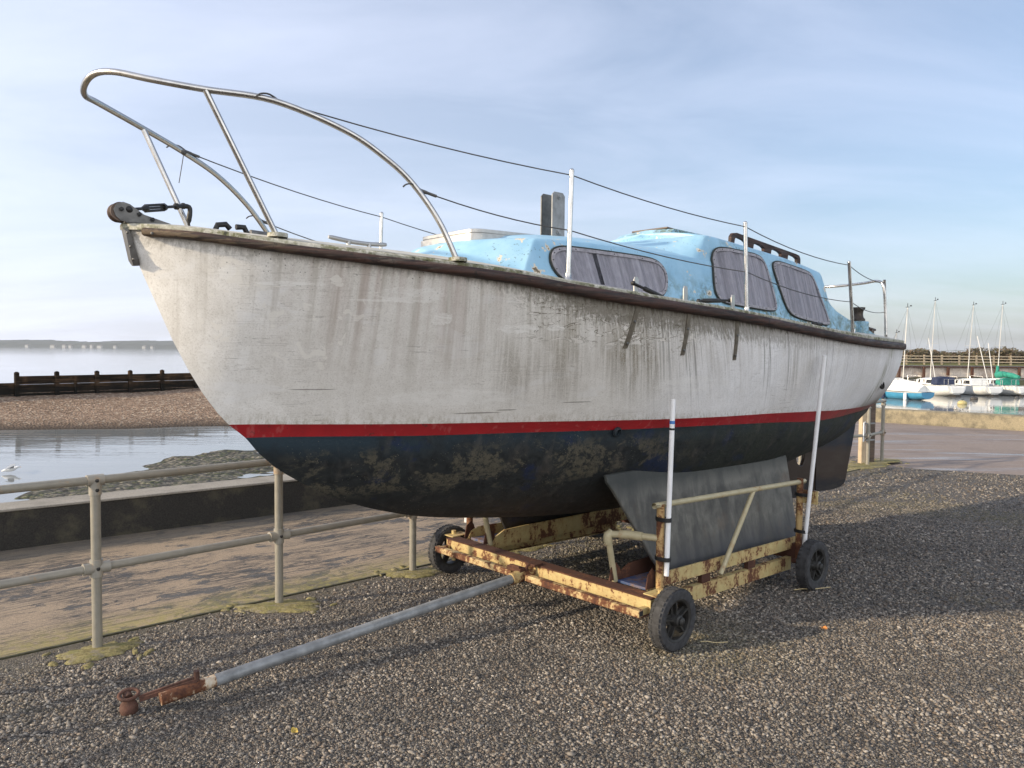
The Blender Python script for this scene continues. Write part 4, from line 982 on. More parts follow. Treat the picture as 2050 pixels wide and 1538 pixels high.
mb.tube([a, a+d*.25], .007, 8); mb.tube([a+d*.22, a+d*.27, a+d*.30], [.008, .016, .016], 10); mb.tube([a+d*.30, a+d*.60], .006, 8)
for o in (Vector((0, 0, .013)), Vector((0, 0, -.013))): mb.tube([a+d*.27+o, a+d*.63+o], .006, 8)
mb.tube([a+d*.60, a+d*.64, a+d*.67], [.016, .016, .008], 10); mb.tube([a+d*.65, a+d*.85], .007, 8); mb.ball(a, .016, 8, 6); mb.ball(a+d*.86, .017, 8, 6); mb.ball(b, .016, 8, 6)
mb.tube([a+d*.84, b], .010, 8); mb.tube(spline([b, P(-2.272, -.2, 2.44), P(-2.268, -.2, 2.415), P(-2.274, -.2, 2.375), P(-2.272, -.2, 2.335)], 3), [.012]*7+[.013]*3+[.006]*3, 8)
mb.build('rigging_screw', M['black'], boat, smooth=50)
# pulpit: one bent rail on four legs
NP = [(-1.37, .785, 2.17), (-1.44, .73, 2.36), (-1.54, .66, 2.53), (-1.66, .61, 2.64), (-1.84, .55, 2.745), (-2.14, .455, 2.835), (-2.41, .36, 2.845), (-2.58, .22, 2.880), (-2.685, .10, 2.915), (-2.735, 0, 2.922), (-2.755, -.08, 2.895), (-2.735, -.17, 2.870), (-2.655, -.26, 2.872), (-2.43, -.36, 2.822), (-2.21, -.45, 2.765), (-2.00, -.53, 2.69), (-1.80, -.61, 2.57), (-1.64, -.68, 2.43), (-1.52, -.73, 2.29), (-1.48, -.75, 2.20)]
pu = MB(); pu.tube(spline([P(*p) for p in NP], 7), .0142, 12); pul = pu.build('pulpit', M['steel'], boat, smooth=180)
for a, b in (((-2.405, .365, 2.84), (-2.10, .40, 2.25)), ((-2.43, -.355, 2.815), (-2.235, -.24, 2.29))):
    mb = MB(); mb.tube([P(*a), P(*b)], .0132, 12); mb.build('leg', M['steel'], pul, smooth=60)
for c in ((-2.10, .40, 2.262), (-1.37, .785, 2.185), (-2.235, -.24, 2.30), (-1.48, -.75, 2.20)):
    mb = MB(); mb.lathe([(.045, -.012), (.045, .006), (.02, .010)], P(*c), n=16); mb.build('foot', M['lip'], pul, smooth=40)
# stanchions and pushpit
ST = [((-.723, .9, 2.10), (-.703, .9, 2.692), (-.712, .9, 2.382)), ((.80, 1.05, 1.985), (.761, 1.05, 2.576), (.792, 1.05, 2.268)), ((2.505, 1.0, 1.885), (2.396, 1.0, 2.468), (2.452, 1.0, 2.16))]
for sgn in (1, -1):
    for a, b, c in ST:
        f = lambda p: P(p[0], p[1]*sgn, p[2])
        mb = MB(); mb.tube([f(a), f(b)], .0130, 12); mb.ball(f(b), .0140, 10, 6); mb.lathe([(.034, 0), (.034, .016), (.017, .03), (.017, .06)], f(a), n=14); mb.build('stanchion', M['steel'], boat, smooth=60)
pp = MB(); pp.tube(spline([P(3.97, .68, 1.90), P(3.955, .67, 2.2), P(3.935, .655, 2.40), P(3.97, .58, 2.452), P(4.10, .40, 2.452), P(4.22, .15, 2.450), P(4.25, 0, 2.449), P(4.22, -.15, 2.450), P(4.10, -.40, 2.452), P(3.97, -.58, 2.452), P(3.935, -.655, 2.40), P(3.955, -.67, 2.2), P(3.97, -.68, 1.90)], 6), .0135, 12); pus = pp.build('pushpit', M['steel'], boat, smooth=180)
for sgn in (1, -1):
    mb = MB(); mb.tube([P(4.10, sgn*.63, 1.90), P(3.955, sgn*.655, 2.46)], .013, 12); mb.build('leg', M['steel'], pus, smooth=60)
# lifelines
def sag(a, b, s, n=8):
    a, b = Vector(a), Vector(b); return [a.lerp(b, i/n)-Vector((0, 0, s*4*(i/n)*(1-i/n))) for i in range(n+1)]
for sgn in (1, -1):
    f = lambda p: P(p[0], p[1]*sgn, p[2])
    up = [(-2.14, .455, 2.838) if sgn > 0 else (-2.215, .44, 2.77)]+[(b[0], b[1], b[2]-.022) for a, b, c in ST]+[(3.945, .66, 2.435)]
    lo = [(-1.445, .725, 2.355+.13) if sgn > 0 else (-1.70, .66, 2.50)]+[c for a, b, c in ST]+[(3.955, .665, 2.15)]
    if sgn > 0: lo[0] = (-1.40, .62, 2.505)
    if sgn > 0: lo[0] = (-1.525, .668, 2.51)
    for L, s_ in ((up, .022), (lo, .022)):
        pts = []
        for i in range(len(L)-1): pts += sag(f(L[i]), f(L[i+1]), s_*(1.0 if i < 2 else 1.6))[(1 if i else 0):]
        mb = MB(); mb.tube(pts, .0032, 6)
        a = pts[0]; d = (pts[1]-pts[0]).normalized()
        mb.tube([a+d*.0, a+d*.05], .009, 8); mb.tube([a+d*.05, a+d*.10], .0075, 8); mb.tube(spline([a+d*.03, a+Vector((-.02, 0, .02)), a+Vector((-.06, 0, .015)), a+Vector((-.08, 0, 0))], 3), .004, 6); mb.build('lifeline', M['wire'], boat, smooth=60)
mb = MB(); mb.tube(spline([P(-2.21, -.44, 2.755), P(-2.215, -.44, 2.72), P(-2.225, -.44, 2.66), P(-2.235, -.44, 2.60)], 4), .0022, 6); mb.ball(P(-2.21, -.44, 2.762), .016, 8, 6); mb.build('cord_end', M['wire'], boat)
# chainplates with tangs; loose rigging screws lying on the side deck
for i, (u0, u1, w1) in enumerate(((-.305, -.300, 1.767), (.110, .180, 1.731), (.585, .700, 1.701))):
    for sgn in (1, -1):
        rows = []
        for k in range(9):
            t = k/8; u = u0+(u1-u0)*t; w = wS(u0)+.0+(w1-wS(u0))*t; v = hull_v(u, w)+.002
            rows.append([P(u-.0145, sgn*(hull_v(u-.0145, w)-.004), w), P(u-.0145, sgn*(hull_v(u-.0145, w)+.007), w), P(u+.0145, sgn*(hull_v(u+.0145, w)+.007), w), P(u+.0145, sgn*(hull_v(u+.0145, w)-.004), w)])
        mb = MB(); mb.loft(rows, True, True)
        for t in (.48, .9):
            u = u0+(u1-u0)*t; w = wS(u0)+(w1-wS(u0))*t; mb.ball(P(u, sgn*(hull_v(u, w)+.010), w), (.009, .006, .009), 8, 5, 1)
        cp = mb.build('chainplate', [M['strap'], M['dullsteel']], boat, smooth=35)
        mb = MB(); z = wS(u0)+.02; v = bS(u0)-.035
        mb.prism([P(u0+.005+a, sgn*v, z+b) for a, b in ((-.018, -.02), (.018, -.02), (.020, .07), (.012, .085), (-.012, .085), (-.020, .07))], P(0, sgn*.006, 0)); mb.build('tang', M['alu'], cp)
for a, b in (((-.33, 1.02, 2.125), (-.04, 1.035, 2.05)), ((.58, 1.06, 2.075), (.30, 1.02, 2.06)), ((1.68, 1.07, 1.965), (1.80, 1.07, 1.962))):
    A, B_ = P(*a), P(*b); d = B_-A
    mb = MB(); mb.tube([A, A+d*.3, A+d*.32, A+d*.85, A+d*.88, B_], [.008, .008, .014, .014, .008, .008], 8); mb.ball(A, .014, 8, 6); mb.ball(B_, .014, 8, 6); mb.build('rigging_screw', M['black'], boat, smooth=50)
# bilge keels, skeg, rudder
for sgn in (1, -1):
    va = lambda w: .60+(.967-w)*.22
    o = [(-.05, .985), (-.045, .935), (.0, .88), (.15, .64), (.28, .42), (.345, .335), (.39, .288), (.46, .285), (1.3, .285), (2.10, .285), (2.14, .30), (2.17, .60), (2.185, .90), (2.15, 1.02)]
    r0 = [P(u, sgn*(va(w)+.014), w) for u, w in o]; r1 = [P(u, sgn*(va(w)-.014), w) for u, w in o]
    mb = MB(); mb.loft([r0, r1], True, True); mb.build('bilge_keel', M['greyplate'] if sgn > 0 else M['anti'], boat, bevel=.009)  # far keel takes the darker paint to stand for its shadow
def dark_plate():
    m = NT('banded_dark_antifouling', .4, 0, .4); x, y, z = m.xyz()
    n = m.noise(4, 5, m.co((1, 1, 2.4)), .65); f = m.ma('ADD', z, m.ma('MULTIPLY', n, .22))
    c = m.mix(m.rng(f, .86, .92), (.036, .024, .018), (.010, .016, .028)); c = m.mix(m.rng(f, .60, .52), c, (.012, .012, .016)); c = m.mix(m.rng(n, .5, .7, 0, .5), c, (.055, .045, .035))
    m.col(c); m.bump(m.noise(40, 4), .15, .003); return m.m
M['rud'] = dark_plate()
o = [(3.10, .78), (3.30, .55), (3.46, .315), (3.55, .308), (3.945, .318), (3.95, .86), (3.735, .86), (3.735, .755), (3.725, .68), (3.69, .625), (3.64, .622), (3.575, .655), (3.545, .72), (3.55, .86), (3.40, .86)]
mb = MB(); mb.prism([P(u, -.02, w) for u, w in o], P(0, .04, 0)); sk = mb.build('skeg', M['rud'], boat, bevel=.008)
mb = MB(); mb.tube([P(3.955, 0, .32), P(3.955, 0, .86)], .014, 12); mb.build('rudder_stock', plain('bronze_stock', (.16, .105, .065), .45, .7, .2, 20, .05), boat, smooth=60)
ph = R(30); rd = lambda c, w, o: P(3.978+c*math.cos(ph)-o*math.sin(ph), c*math.sin(ph)+o*math.cos(ph), w)
o = [(0, .80), (.0, .36), (.012, .333), (.04, .325), (.20, .335), (.30, .362), (.345, .395), (.365, .44), (.395, .62), (.43, .80), (.462, .99), (.468, 1.04), (.455, 1.072), (.42, 1.075), (.35, 1.02), (.17, .905)]
rings = []
for w_, k in ((-.024, .98), (-.016, 1.0), (.016, 1.0), (.024, .98)): rings.append([rd(.2+(c-.2)*k, .7+(w-.7)*(1-(1-k)*.6), w_*(1-.55*c/.47)) for c, w in o])
mb = MB(); mb.loft(rings, True, True); mb.build('rudder', M['rud'], boat, smooth=40)
# ================================================================== TROLLEY
tr = thing('boat_trolley', 'rusty cream steel launching trolley with four black wheels and a long tow tube', 'trolley', BO, BROT)
# main front beam: channel section, rusty top flange
mb = MB(); mb.box(P(-.085, 0.03, .265), (.010, 1.93, .080)); mb.build('front_beam', M['cream'], tr, bevel=.002)
mb = MB(); mb.box(P(-.045, 0.03, .309), (.10, 1.93, .008)); mb.box(P(-.135, .03, .222), (.11, 1.93, .006)); mb.build('beam_flange', M['rust'], tr)
for v0, v1 in ((-.93, -.085), (.055, 1.0)):
    mb = MB(); mb.box(P(-.185, (v0+v1)/2, .248), (.042, v1-v0, .040)); mb.build('front_tube', M['fronttube'], tr, bevel=.003)
    mb = MB(); mb.box(P(-.185, v1 if v0 > 0 else v0, .248), (.030, .006, .028)); mb.build('tube_mouth_shade', M['dark'], tr)  # dark plate on a solid tube end, painted shade of the hollow
for v in (-.90, .965):
    mb = MB(); mb.bar(P(-.18, v, .24), P(.05, v, .235), .035, .05); mb.build('end_bracket', M['cream'], tr, bevel=.003)
for s in (1, -1):
    mb = MB(); mb.tube([P(.02, s*.985, .11), P(.02, s*.985, .30)], .016, 10); mb.box(P(.03, s*.97, .315), (.16, .12, .008)); mb.box(P(.03, s*.97, .20), (.16, .10, .008)); mb.tube([P(.02, s*.985, .315), P(.02, s*.985, .345)], .018, 8); mb.build('axle_bracket', M['cream'], tr, smooth=40)
    mb = MB(); mb.tube([P(.036, s*.95, .183), P(.036, s*1.12, .183)], .018, 10); mb.tube([P(1.783, s*.90, .183), P(1.783, s*1.12, .183)], .018, 10); mb.build('axle', M['rust'], tr, smooth=60)
# tow tube, sleeve, latch and hitch
hd_ = Vector(P(-2.44, -.115, .062)); s0 = Vector(P(.0, .0, .258)); dv_ = (hd_-s0).normalized()
mb = MB(); mb.tube([s0+dv_*.0, s0+dv_*.27], .041, 16); mb.build('tow_sleeve', M['cream'], tr, smooth=60)
mb = MB(); mb.tube([s0+dv_*.2, s0+dv_*2.21], .0305, 16); tb = mb.build('tow_tube', M['galv'], tr, smooth=60)
mb = MB(); mb.tube([s0+dv_*2.21, s0+dv_*2.47], .0315, 16); mb.build('tube_end', mk_rust('white_and_rust_tube_end', (.55, .50, .40), .56), tb, smooth=60)
mb = MB(); side = dv_.cross(Vector((0, 0, 1))).normalized()
q0 = s0+dv_*2.30+Vector((0, 0, .036)); q1 = P(-2.535, -.180, .062)
mb.bar(q0, q1, .032, .018); mb.bar(q0+Vector((0, 0, .014)), q1+Vector((0, 0, .01)), .012, .014); mb.tube([q0-dv_*.0+Vector((0, 0, -.01)), q0+Vector((0, 0, .045))], .014, 10)
cup = P(-2.575, -.205, 0)
mb.lathe([(.037, 0), (.041, .012), (.041, .034), (.036, .046), (.028, .056), (.024, .066), (.001, .068)], cup, n=18)
rc = cup+Vector((0, 0, .088)); cdl = Matrix.Rotation(-BROT, 3, 'Z') @ (Vector((0, 0, CAMH))-(BO+Matrix.Rotation(BROT, 3, 'Z') @ cup)).normalized(); tilt = (Vector((0, 0, 1))*.85+Vector((cdl.x, cdl.y, 0)).normalized()*.28+side*-.05).normalized(); e1 = tilt.cross(side).normalized(); e2 = tilt.cross(e1)
ring = [rc+e1*.043*math.cos(a)+e2*.034*math.sin(a) for a in np.linspace(0, 2*math.pi, 24, endpoint=False)]
mb.tube(ring, .0085, 8, False, True); mb.tube([cup+Vector((0, 0, .07)), rc-e2*.03-Vector((0, 0, .02))], .022, 8)
mb.build('hitch', M['hitch'], tb, smooth=50)
mb = MB(); mb.box(P(-.185, -.05, .285), (.05, .13, .028)); mb.tube(spline([P(-.16, .02, .275), P(-.15, .02, .31), P(-.12, .03, .318), P(-.10, .03, .30)], 3), .010, 8); mb.tube([P(-.20, -.09, .30), P(-.20, .0, .30)], .012, 8); mb.box(P(-.10, .03, .318), (.07, .09, .014)); mb.build('latch', M['rust'], tr, smooth=40)
for s in (1, -1):
    # keel channel: inner and outer walls, board between them
    mb = MB(); mb.loft([[P(u, s*.845, .300-.026*u), P(u, s*.857, .300-.026*u), P(u, s*.857, z-.026*u), P(u, s*.845, z-.026*u)] for u, z in ((.06, .32), (.09, .36), (.16, .384), (.4, .386), (1.2, .386), (2.0, .386))], True, True); mb.build('channel_wall', M['cream'], tr)
    mb = MB(); mb.loft([[P(u, s*.595, .262), P(u, s*.607, .262), P(u, s*.607, z), P(u, s*.595, z)] for u, z in ((.06, .29), (.10, .345), (.2, .39), (.4, .394), (2.0, .384))], True, True); mb.build('channel_wall', M['rust'] if s > 0 else M['cream'], tr)
    mb = MB(); mb.bar(P(.07, s*.726, .300), P(1.97, s*.726, .252), .22, .016); mb.build('keel_board', M['board'], tr, bevel=.002)
    mb = MB(); mb.prism([P(u, s*.862, w) for u, w in ((.03, .31), (.05, .40), (.09, .43), (.12, .40), (.15, .31))], P(0, s*.008, 0)); mb.build('gusset', M['rust'], tr); mb = MB(); mb.prism([P(u, s*.61, w) for u, w in ((.0, .31), (.02, .40), (.06, .42), (.10, .38), (.12, .31))], P(0, -s*.010, 0)); mb.build('gusset', M['rust'], tr)
    # lower side beam
    mb = MB(); mb.bar(P(.05, s*.857, .193), P(1.84, s*.857, .146), .010, .094); mb.bar(P(.05, s*.837, .237), P(1.84, s*.837, .190), .034, .006); mb.bar(P(.05, s*.837, .149), P(1.84, s*.837, .102), .034, .006); mb.build('side_beam', M['cream'], tr)
    for u in (.70, 1.28): 
        mb = MB(); mb.box(P(u, s*.838, .268-.026*u), (.10, .03, .062)); mb.build('spacer', M['rust'], tr)
    # guide frame
    mb = MB(); mb.tube([P(.115, s*.905, .20), P(.115, s*.905, .83)], .0245, 12); mb.build('guide_post', M['rustpost'], tr, smooth=60)
    mb = MB(); mb.tube([P(1.87, s*.905, .17), P(1.87, s*.905, .80)], .024, 12); mb.build('guide_post', M['rustpost'], tr, smooth=60)
    mb = MB(); mb.tube(spline([P(.115, s*.905, .80), P(.14, s*.905, .822), P(.18, s*.905, .822), P(1.80, s*.905, .775), P(1.87, s*.905, .772)], 3), .0185, 12); mb.build('top_rail', M['creamtube'], tr, smooth=60)
    mb = MB(); mb.tube([P(1.19, s*.905, .785), P(.79, s*.905, .27)], .0165, 12); mb.build('brace', M['creamtube'], tr, smooth=60)
    mb = MB(); mb.tube([P(.115, s*.90, .618), P(.05, s*.72, .618), P(-.005, s*.605, .610)], .0215, 12); mb.tube([P(.01, s*.61, .615), P(-.015, s*.602, .605), P(-.013, s*.60, .575), P(-.008, s*.60, .555)], .029, 12); mb.tube([P(.075, s*.80, .618), P(.05, s*.72, .618), P(.025, s*.665, .615)], .028, 12)
    mb.tube([P(-.012, s*.60, .60), P(.062, s*.60, .30)], .0205, 12); mb.build('guide_arch', M['creamtube'], tr, smooth=60)
    # white guide poles strapped to the posts
    for (a, b, zs) in (((.118, .952, .40), (.155, .952, 1.467), (.50, .74, .0)), ((1.865, .952, .28), (1.795, 1.105, 1.735), (.40, .68, .0))):
        A, B_ = P(a[0], s*a[1], a[2]), P(b[0], s*b[1], b[2]); d = (B_-A)
        mb = MB(); mb.tube([A, A+d*.22, B_], .0155, 14); po = mb.build('guide_pole', M['pvc'], tr, smooth=60)
        for z in zs[:2]:
            mb = MB(); c = A+d*((z-a[2])/(b[2]-a[2])); mid = Vector(P(a[0]-.0, s*.925, c.z)); ring = []
            for i in range(16):
                an = 2*math.pi*i/16; ring.append(mid+Vector((.030*math.cos(an), -s*(.052)*math.sin(an)+0, 0)))
            for dz in (-.008, .0, .008): mb.tube([p+Vector((0, 0, dz)) for p in ring], .005, 6, False, True)
            mb.build('strap', M['black'], po)
        if a[0] < 1:
            mb = MB(); c = A+d*.86; mb.tube([c, c+d*.018], .0162, 14); mb.build('tape_band', M['bluetape'], po, smooth=60)
            mb = MB(); c = A+d*.825; mb.tube([c, c+d*.012], .0164, 14); mb.build('tape_band', M['black'], po, smooth=60)
# rear beam, cross members, lamp bracket
mb = MB(); mb.box(P(1.88, 0, .235), (.05, 1.80, .12)); mb.build('rear_beam', M['rust'], tr, bevel=.003)
mb = MB(); mb.bar(P(1.25, -.10, .345), P(.80, .585, .27), .07, .05); mb.build('cross_brace', M['cream'], tr, bevel=.003)
for s in (1, -1):
    mb = MB(); mb.box(P(1.885, s*.965, .665), (.012, .15, .10)); mb.build('lamp_bracket', M['cream'], tr, bevel=.002)
# wheels
def make_wheel(u, v, s):
    c = P(u, v, .183); ax = (0, -s, 0)                                 # axis outward
    rim = MB(); rim.lathe([(.125, -.040), (.132, -.040), (.132, .040), (.125, .042), (.112, .036), (.108, .012), (.108, -.012), (.112, -.036)], c, ax, 40, 0, True)
    for i in range(5):
        a = 2*math.pi*(i+.2)/5; X = Vector(ax).orthogonal().normalized(); Y = Vector(ax).cross(X); d = X*math.cos(a)+Y*math.sin(a); t = Vector(ax).cross(d)
        rim.prism([c+d*.03+t*.032, c+d*.114+t*.020, c+d*.114-t*.020, c+d*.03-t*.032], Vector(ax)*.014)
        rim.prism([c+d*.03+t*.006, c+d*.112+t*.006, c+d*.112-t*.006, c+d*.03-t*.006], Vector(ax)*.034)
    w = rim.build('wheel', M['rim'], tr, smooth=35)
    ty = MB(); prof = [(.128, -.043), (.150, -.047), (.172, -.044), (.180, -.034), (.183, -.018), (.1845, 0), (.183, .018), (.180, .034), (.172, .044), (.150, .047), (.128, .043)]
    ty.lathe(prof, c, ax, 48, 0, True)
    X = Vector(ax).orthogonal().normalized(); Y = Vector(ax).cross(X)
    for i in range(36):
        for k_ in (-1, 1):
            a = 2*math.pi*(i+.25*k_)/36; d = X*math.cos(a)+Y*math.sin(a); t = Vector(ax).cross(d)
            ty.box(c+d*.1825+Vector(ax)*.026*k_, (.020, .020, .006), Matrix((t, Vector(ax), d)).transposed())
    ty.build('tyre', M['rubber'], w, smooth=40)
    hb = MB(); hb.lathe([(.040, -.045), (.040, .02), (.034, .030), (.034, .052), (.024, .058), (.024, .070), (.016, .076), (.001, .077)], c, ax, 18); hb.build('hub', M['rim'], w, smooth=40)
    return w
for u in (.036, 1.783):
    for s in (1, -1): make_wheel(u, s*1.06, s)
# ================================================================== HARBOUR
M['gel'] = plain('white_gelcoat', (.70, .70, .68), .3, 0, .06, 3, 0); M['glass'] = plain('dark_cabin_glass', (.02, .022, .026), .12, 0, .2, 4, 0)
M['spar'] = plain('pale_spar', (.62, .60, .55), .4, .3, .1, 2, 0); M['bluehull'] = plain('blue_painted_hull', (.05, .24, .40), .4, 0, .12, 3, 0)
M['cover'] = plain('white_canvas_cover', (.66, .66, .63), .9, 0, .1, 4, .4); M['green'] = plain('green_canvas', (.02, .22, .16), .8, 0, .25, 4, .3); M['navy'] = plain('navy_canvas', (.02, .03, .07), .85, 0, .3, 5, .2)
M['antidark'] = plain('dark_bottom_paint', (.02, .018, .018), .7, 0, .3, 4, 0)
def yacht(name, label, loc, hdg, L, B, mast, hullmat, mx=.40, fb=.75, extras=(), tilt=0.):
    t = thing(name, label, 'sailing boat', (loc[0], loc[1], -1.8), R(hdg), 'boats moored in the harbour')    # local +x is the bow, origin at the stern
    st = [(0, .72, 1.0, .25), (.12, .84, .96, .1), (.3, .97, .92, -.05), (.5, 1.0, .92, -.12), (.7, .82, .98, -.1), (.86, .50, 1.08, .0), (.96, .17, 1.17, .3), (1, .015, 1.22, .75)]
    rings = []
    for k, b, z, kz in st:
        b *= B/2; z *= fb; kz *= fb; rings.append([(k*L+(.06*L*(1-(z-q)/fb)*0 if 0 else 0), s*v, q) for s, v, q in ((1, b, z), (1, b*.97, z*.6+kz*.4), (1, b*.84, z*.25+kz*.75), (1, b*.4, kz-.02), (1, 0, kz-.05), (-1, b*.4, kz-.02), (-1, b*.84, z*.25+kz*.75), (-1, b*.97, z*.6+kz*.4), (-1, b, z))])
    mb = MB(); mb.loft(rings, False, False); mb.f.append(tuple(range(9))); mb.m.append(0); mb.f.append(tuple(7*9+i for i in range(9))); mb.m.append(0); mb.build('hull', hullmat, t, smooth=50)
    mb = MB(); mb.loft([[(k*L, b*B/2*.995*q, z*fb+.03*(1-q*q)) for q in (-1, -.6, 0, .6, 1)] for k, b, z, kz in st], False, False); mb.build('deck', M['gel'], t, smooth=60)
    for s in (1, -1):
        mb = MB(); mb.tube([(k*L, s*b*B/2*1.01, z*fb) for k, b, z, kz in st], .035, 6); mb.build('gunwale', M['gel'] if hullmat != M['bluehull'] else M['spar'], t)
    mb = MB(); mb.tube([(mx*L+.4, 0, fb), (mx*L+.4-tilt, 0, mast*.55), (mx*L+.4-tilt*2.2, 0, mast)], [.042, .038, .028], 8); ms = mb.build('mast', M['spar'], t, smooth=60)
    mb = MB(); mb.tube([(mx*L+.4-tilt, -.55, mast*.55), (mx*L+.4-tilt, .55, mast*.55)], .022, 6); mb.build('spreader', M['spar'], ms)
    mb = MB(); top = Vector((mx*L+.4-tilt*2.2, 0, mast)); mb.box(top+Vector((0, 0, .05)), (.35, .04, .04)); mb.ball(top+Vector((-.3, 0, .14)), .07, 6, 4); mb.box(top+Vector((0, 0, .2)), (.03, .03, .3)); mb.build('masthead', M['black'], ms)
    for e in ((L*.99, 0, fb*1.2), (0.05, 0, fb)):
        mb = MB(); mb.tube([top, e], .006, 5); mb.build('stay', M['wire'], t)
    for s in (1, -1):
        mb = MB(); mb.tube([top, (mx*L+.3-tilt, s*.55, mast*.55), (mx*L+.1, s*B*.47, fb)], .006, 5); mb.build('shroud', M['wire'], t)
    if 'cabin' in extras:
        cb = MB(); h = fb+.58
        cb.loft([[(x, s*y, z) for s, y, z in ((1, w, fb), (1, w*.93, hh-.06), (1, w*.6, hh), (-1, w*.6, hh), (-1, w*.93, hh-.06), (-1, w, fb))] for x, w, hh in ((L*.28, B*.36, h+.06), (L*.5, B*.36, h), (L*.66, B*.27, h-.12), (L*.74, B*.16, fb+.08))], False, True); c = cb.build('cabin', M['gel'], t, smooth=30)
        for s in (1, -1):
            for x0, x1 in ((.30, .42), (.45, .60)):
                mb = MB(); mb.prism([(L*x0, s*(B*.345), fb+.13), (L*x1, s*(B*.345-.5*max(0, x1-.5)*B), fb+.13), (L*(x1-.01), s*(B*.335-.5*max(0, x1-.5)*B), fb+.42), (L*(x0+.01), s*B*.335, fb+.43)], (0, s*.03, 0)); mb.build('window', M['glass'], c)
        mb = MB()
        for s in (1, -1): mb.tube([(.05, s*B*.33, fb), (.05, s*B*.33, fb+.55), (.4, s*B*.38, fb+.55), (.4, s*B*.38, fb)], .018, 6)
        mb.tube([(.05, -B*.33, fb+.55), (.05, B*.33, fb+.55)], .018, 6); mb.build('pushpit', M['steel'], t)
        mb = MB(); mb.tube([(L*.82, B*.28, fb*1.1), (L*.84, B*.27, fb+.65), (L*1.0, 0, fb+.72), (L*.84, -B*.27, fb+.65), (L*.82, -B*.28, fb*1.1)], .018, 6); mb.build('pulpit', M['steel'], t)
        mb = MB(); mb.loft([[(-.01, s*b, z) for s, b, z in ((1, B*.28, fb*.95), (1, B*.2, .3), (-1, B*.2, .3), (-1, B*.28, fb*.95))], [(-.16, s*b, z) for s, b, z in ((1, B*.26, fb*.85), (1, B*.2, .32), (-1, B*.2, .32), (-1, B*.26, fb*.85))]], True, True); mb.build('transom', M['gel'], t)
        mb = MB(); mb.box((.6, 0, -.1), (1.6, .5, .5)); mb.build('keel', M['antidark'], t)
    return t, L, B, fb
y1 = yacht('sailing_boat', 'small blue sailing boat under a white canvas tent cover', (31.9, 58.9), 112, 5.4, 1.9, 7.2, M['bluehull'], .36, .62, (), .12)
t = y1[0]
mb = MB(); mb.loft([[(x, s*w, z) for s, w, z in ((1, w0, .66), (1, w0*.6, .66+(h0-.66)*.55), (1, .03, h0), (-1, .03, h0), (-1, w0*.6, .66+(h0-.66)*.55), (-1, w0, .66))] for x, w0, h0 in ((.35, .72, 1.15), (1.3, .88, 1.42), (2.3, .93, 1.55), (3.2, .85, 1.45), (4.3, .5, .95))], False, True); mb.build('canvas_cover', M['cover'], t, smooth=30)
for k, (x, s) in enumerate(((1.2, 1), (3.3, 1), (4.4, 1), (1.9, -1))):
    mb = MB(); mb.lathe([(.02, .3), (.12, .24), (.13, -.22), (.03, -.3)], (x, s*(1.0-.11*max(0, x-3.2)*2.4), .25), n=10); mb.build('fender', M['navy'] if k == 1 else M['pvc'], t, smooth=50)
y2 = yacht('sailing_boat', 'white sailing boat with long dark cabin windows next to the blue boat', (37.4, 64.6), 84+14, 6.6, 2.35, 8.2, M['gel'], .45, .92, ('cabin',), .16)
mb = MB(); mb.loft([[(x, y, z) for y, z in ((-.85, .95), (-.8, 1.55), (0, 1.66), (.8, 1.55), (.85, .95))] for x in (1.35, 2.1)], False, True); mb.build('spray_hood', M['navy'], y2[0], smooth=30)
y3 = yacht('sailing_boat', 'white sailing boat in the middle with its boom raised at a slant', (41.2, 65.6), 98, 6.4, 2.3, 7.9, M['gel'], .45, .85, ('cabin',), .22)
y4 = yacht('sailing_boat', 'white sailing boat with green sail cover and green spray hood', (44.0, 66.0), 99, 6.6, 2.4, 8.0, M['gel'], .40, .88, ('cabin',), .16)
for t, a, b in ((y2[0], (2.3, .2, 1.0), (4.3, -.4, 5.0)), (y3[0], (.3, .3, .9), (2.6, -.3, 5.2)), (y3[0], (1.2, -.9, .9), (3.2, -1.9, 4.6))):
    mb = MB(); mb.tube([a, b], .034, 8); mb.build('boom', M['spar'], t)
mb = MB(); mb.tube([(3.0, 0, 1.75), (2.4, 0, 1.85), (1.2, .05, 1.75), (.5, .08, 1.62)], [.34, .27, .22, .14], 10); mb.tube([(3.02, 0, 1.6), (3.03, 0, 2.6)], [.2, .1], 8); mb.build('sail_cover', M['green'], y4[0], smooth=60)
mb = MB(); mb.loft([[(x, y, z) for y, z in ((-.9, .92), (-.85, 1.4), (-.3, 1.55), (.3, 1.55), (.85, 1.4), (.9, .92))] for x in (1.5, 2.2)], False, True); mb.build('spray_hood', M['green'], y4[0], smooth=30)
y5 = yacht('sailing_boat', 'white sailing boat mostly hidden behind the blue boat, its bare mast leaning', (34.6, 67.0), 100, 6.0, 2.2, 5.4, M['gel'], .42, .8, ('cabin',), .5)
for (x, y, r, c, lab) in ((32.2, 54.9, .22, (.42, .36, .16), 'pale yellow mooring buoy nearest the quay wall'), (36.4, 60.5, .20, (.05, .045, .04), 'dark mooring buoy floating behind the yellow one'), (41.5, 63.1, .13, (.05, .05, .05), 'tiny dark pick up buoy at the right edge')):
    t = thing('buoy', lab, 'buoy', (x, y, -1.8), 0, 'mooring buoys in the harbour')
    mb = MB(); mb.ball((0, 0, r*.35), (r*1.5, r*1.2, r), 14, 8); mb.build('float', plain('buoy_paint', c, .6, 0, .2, 6, 0), t, smooth=180)
    mb = MB(); mb.tube([(0, 0, r*1.2), (0, 0, r*1.6), (.06, 0, r*1.75), (.1, 0, r*1.5)], .02, 6); mb.build('ring', M['black'], t)
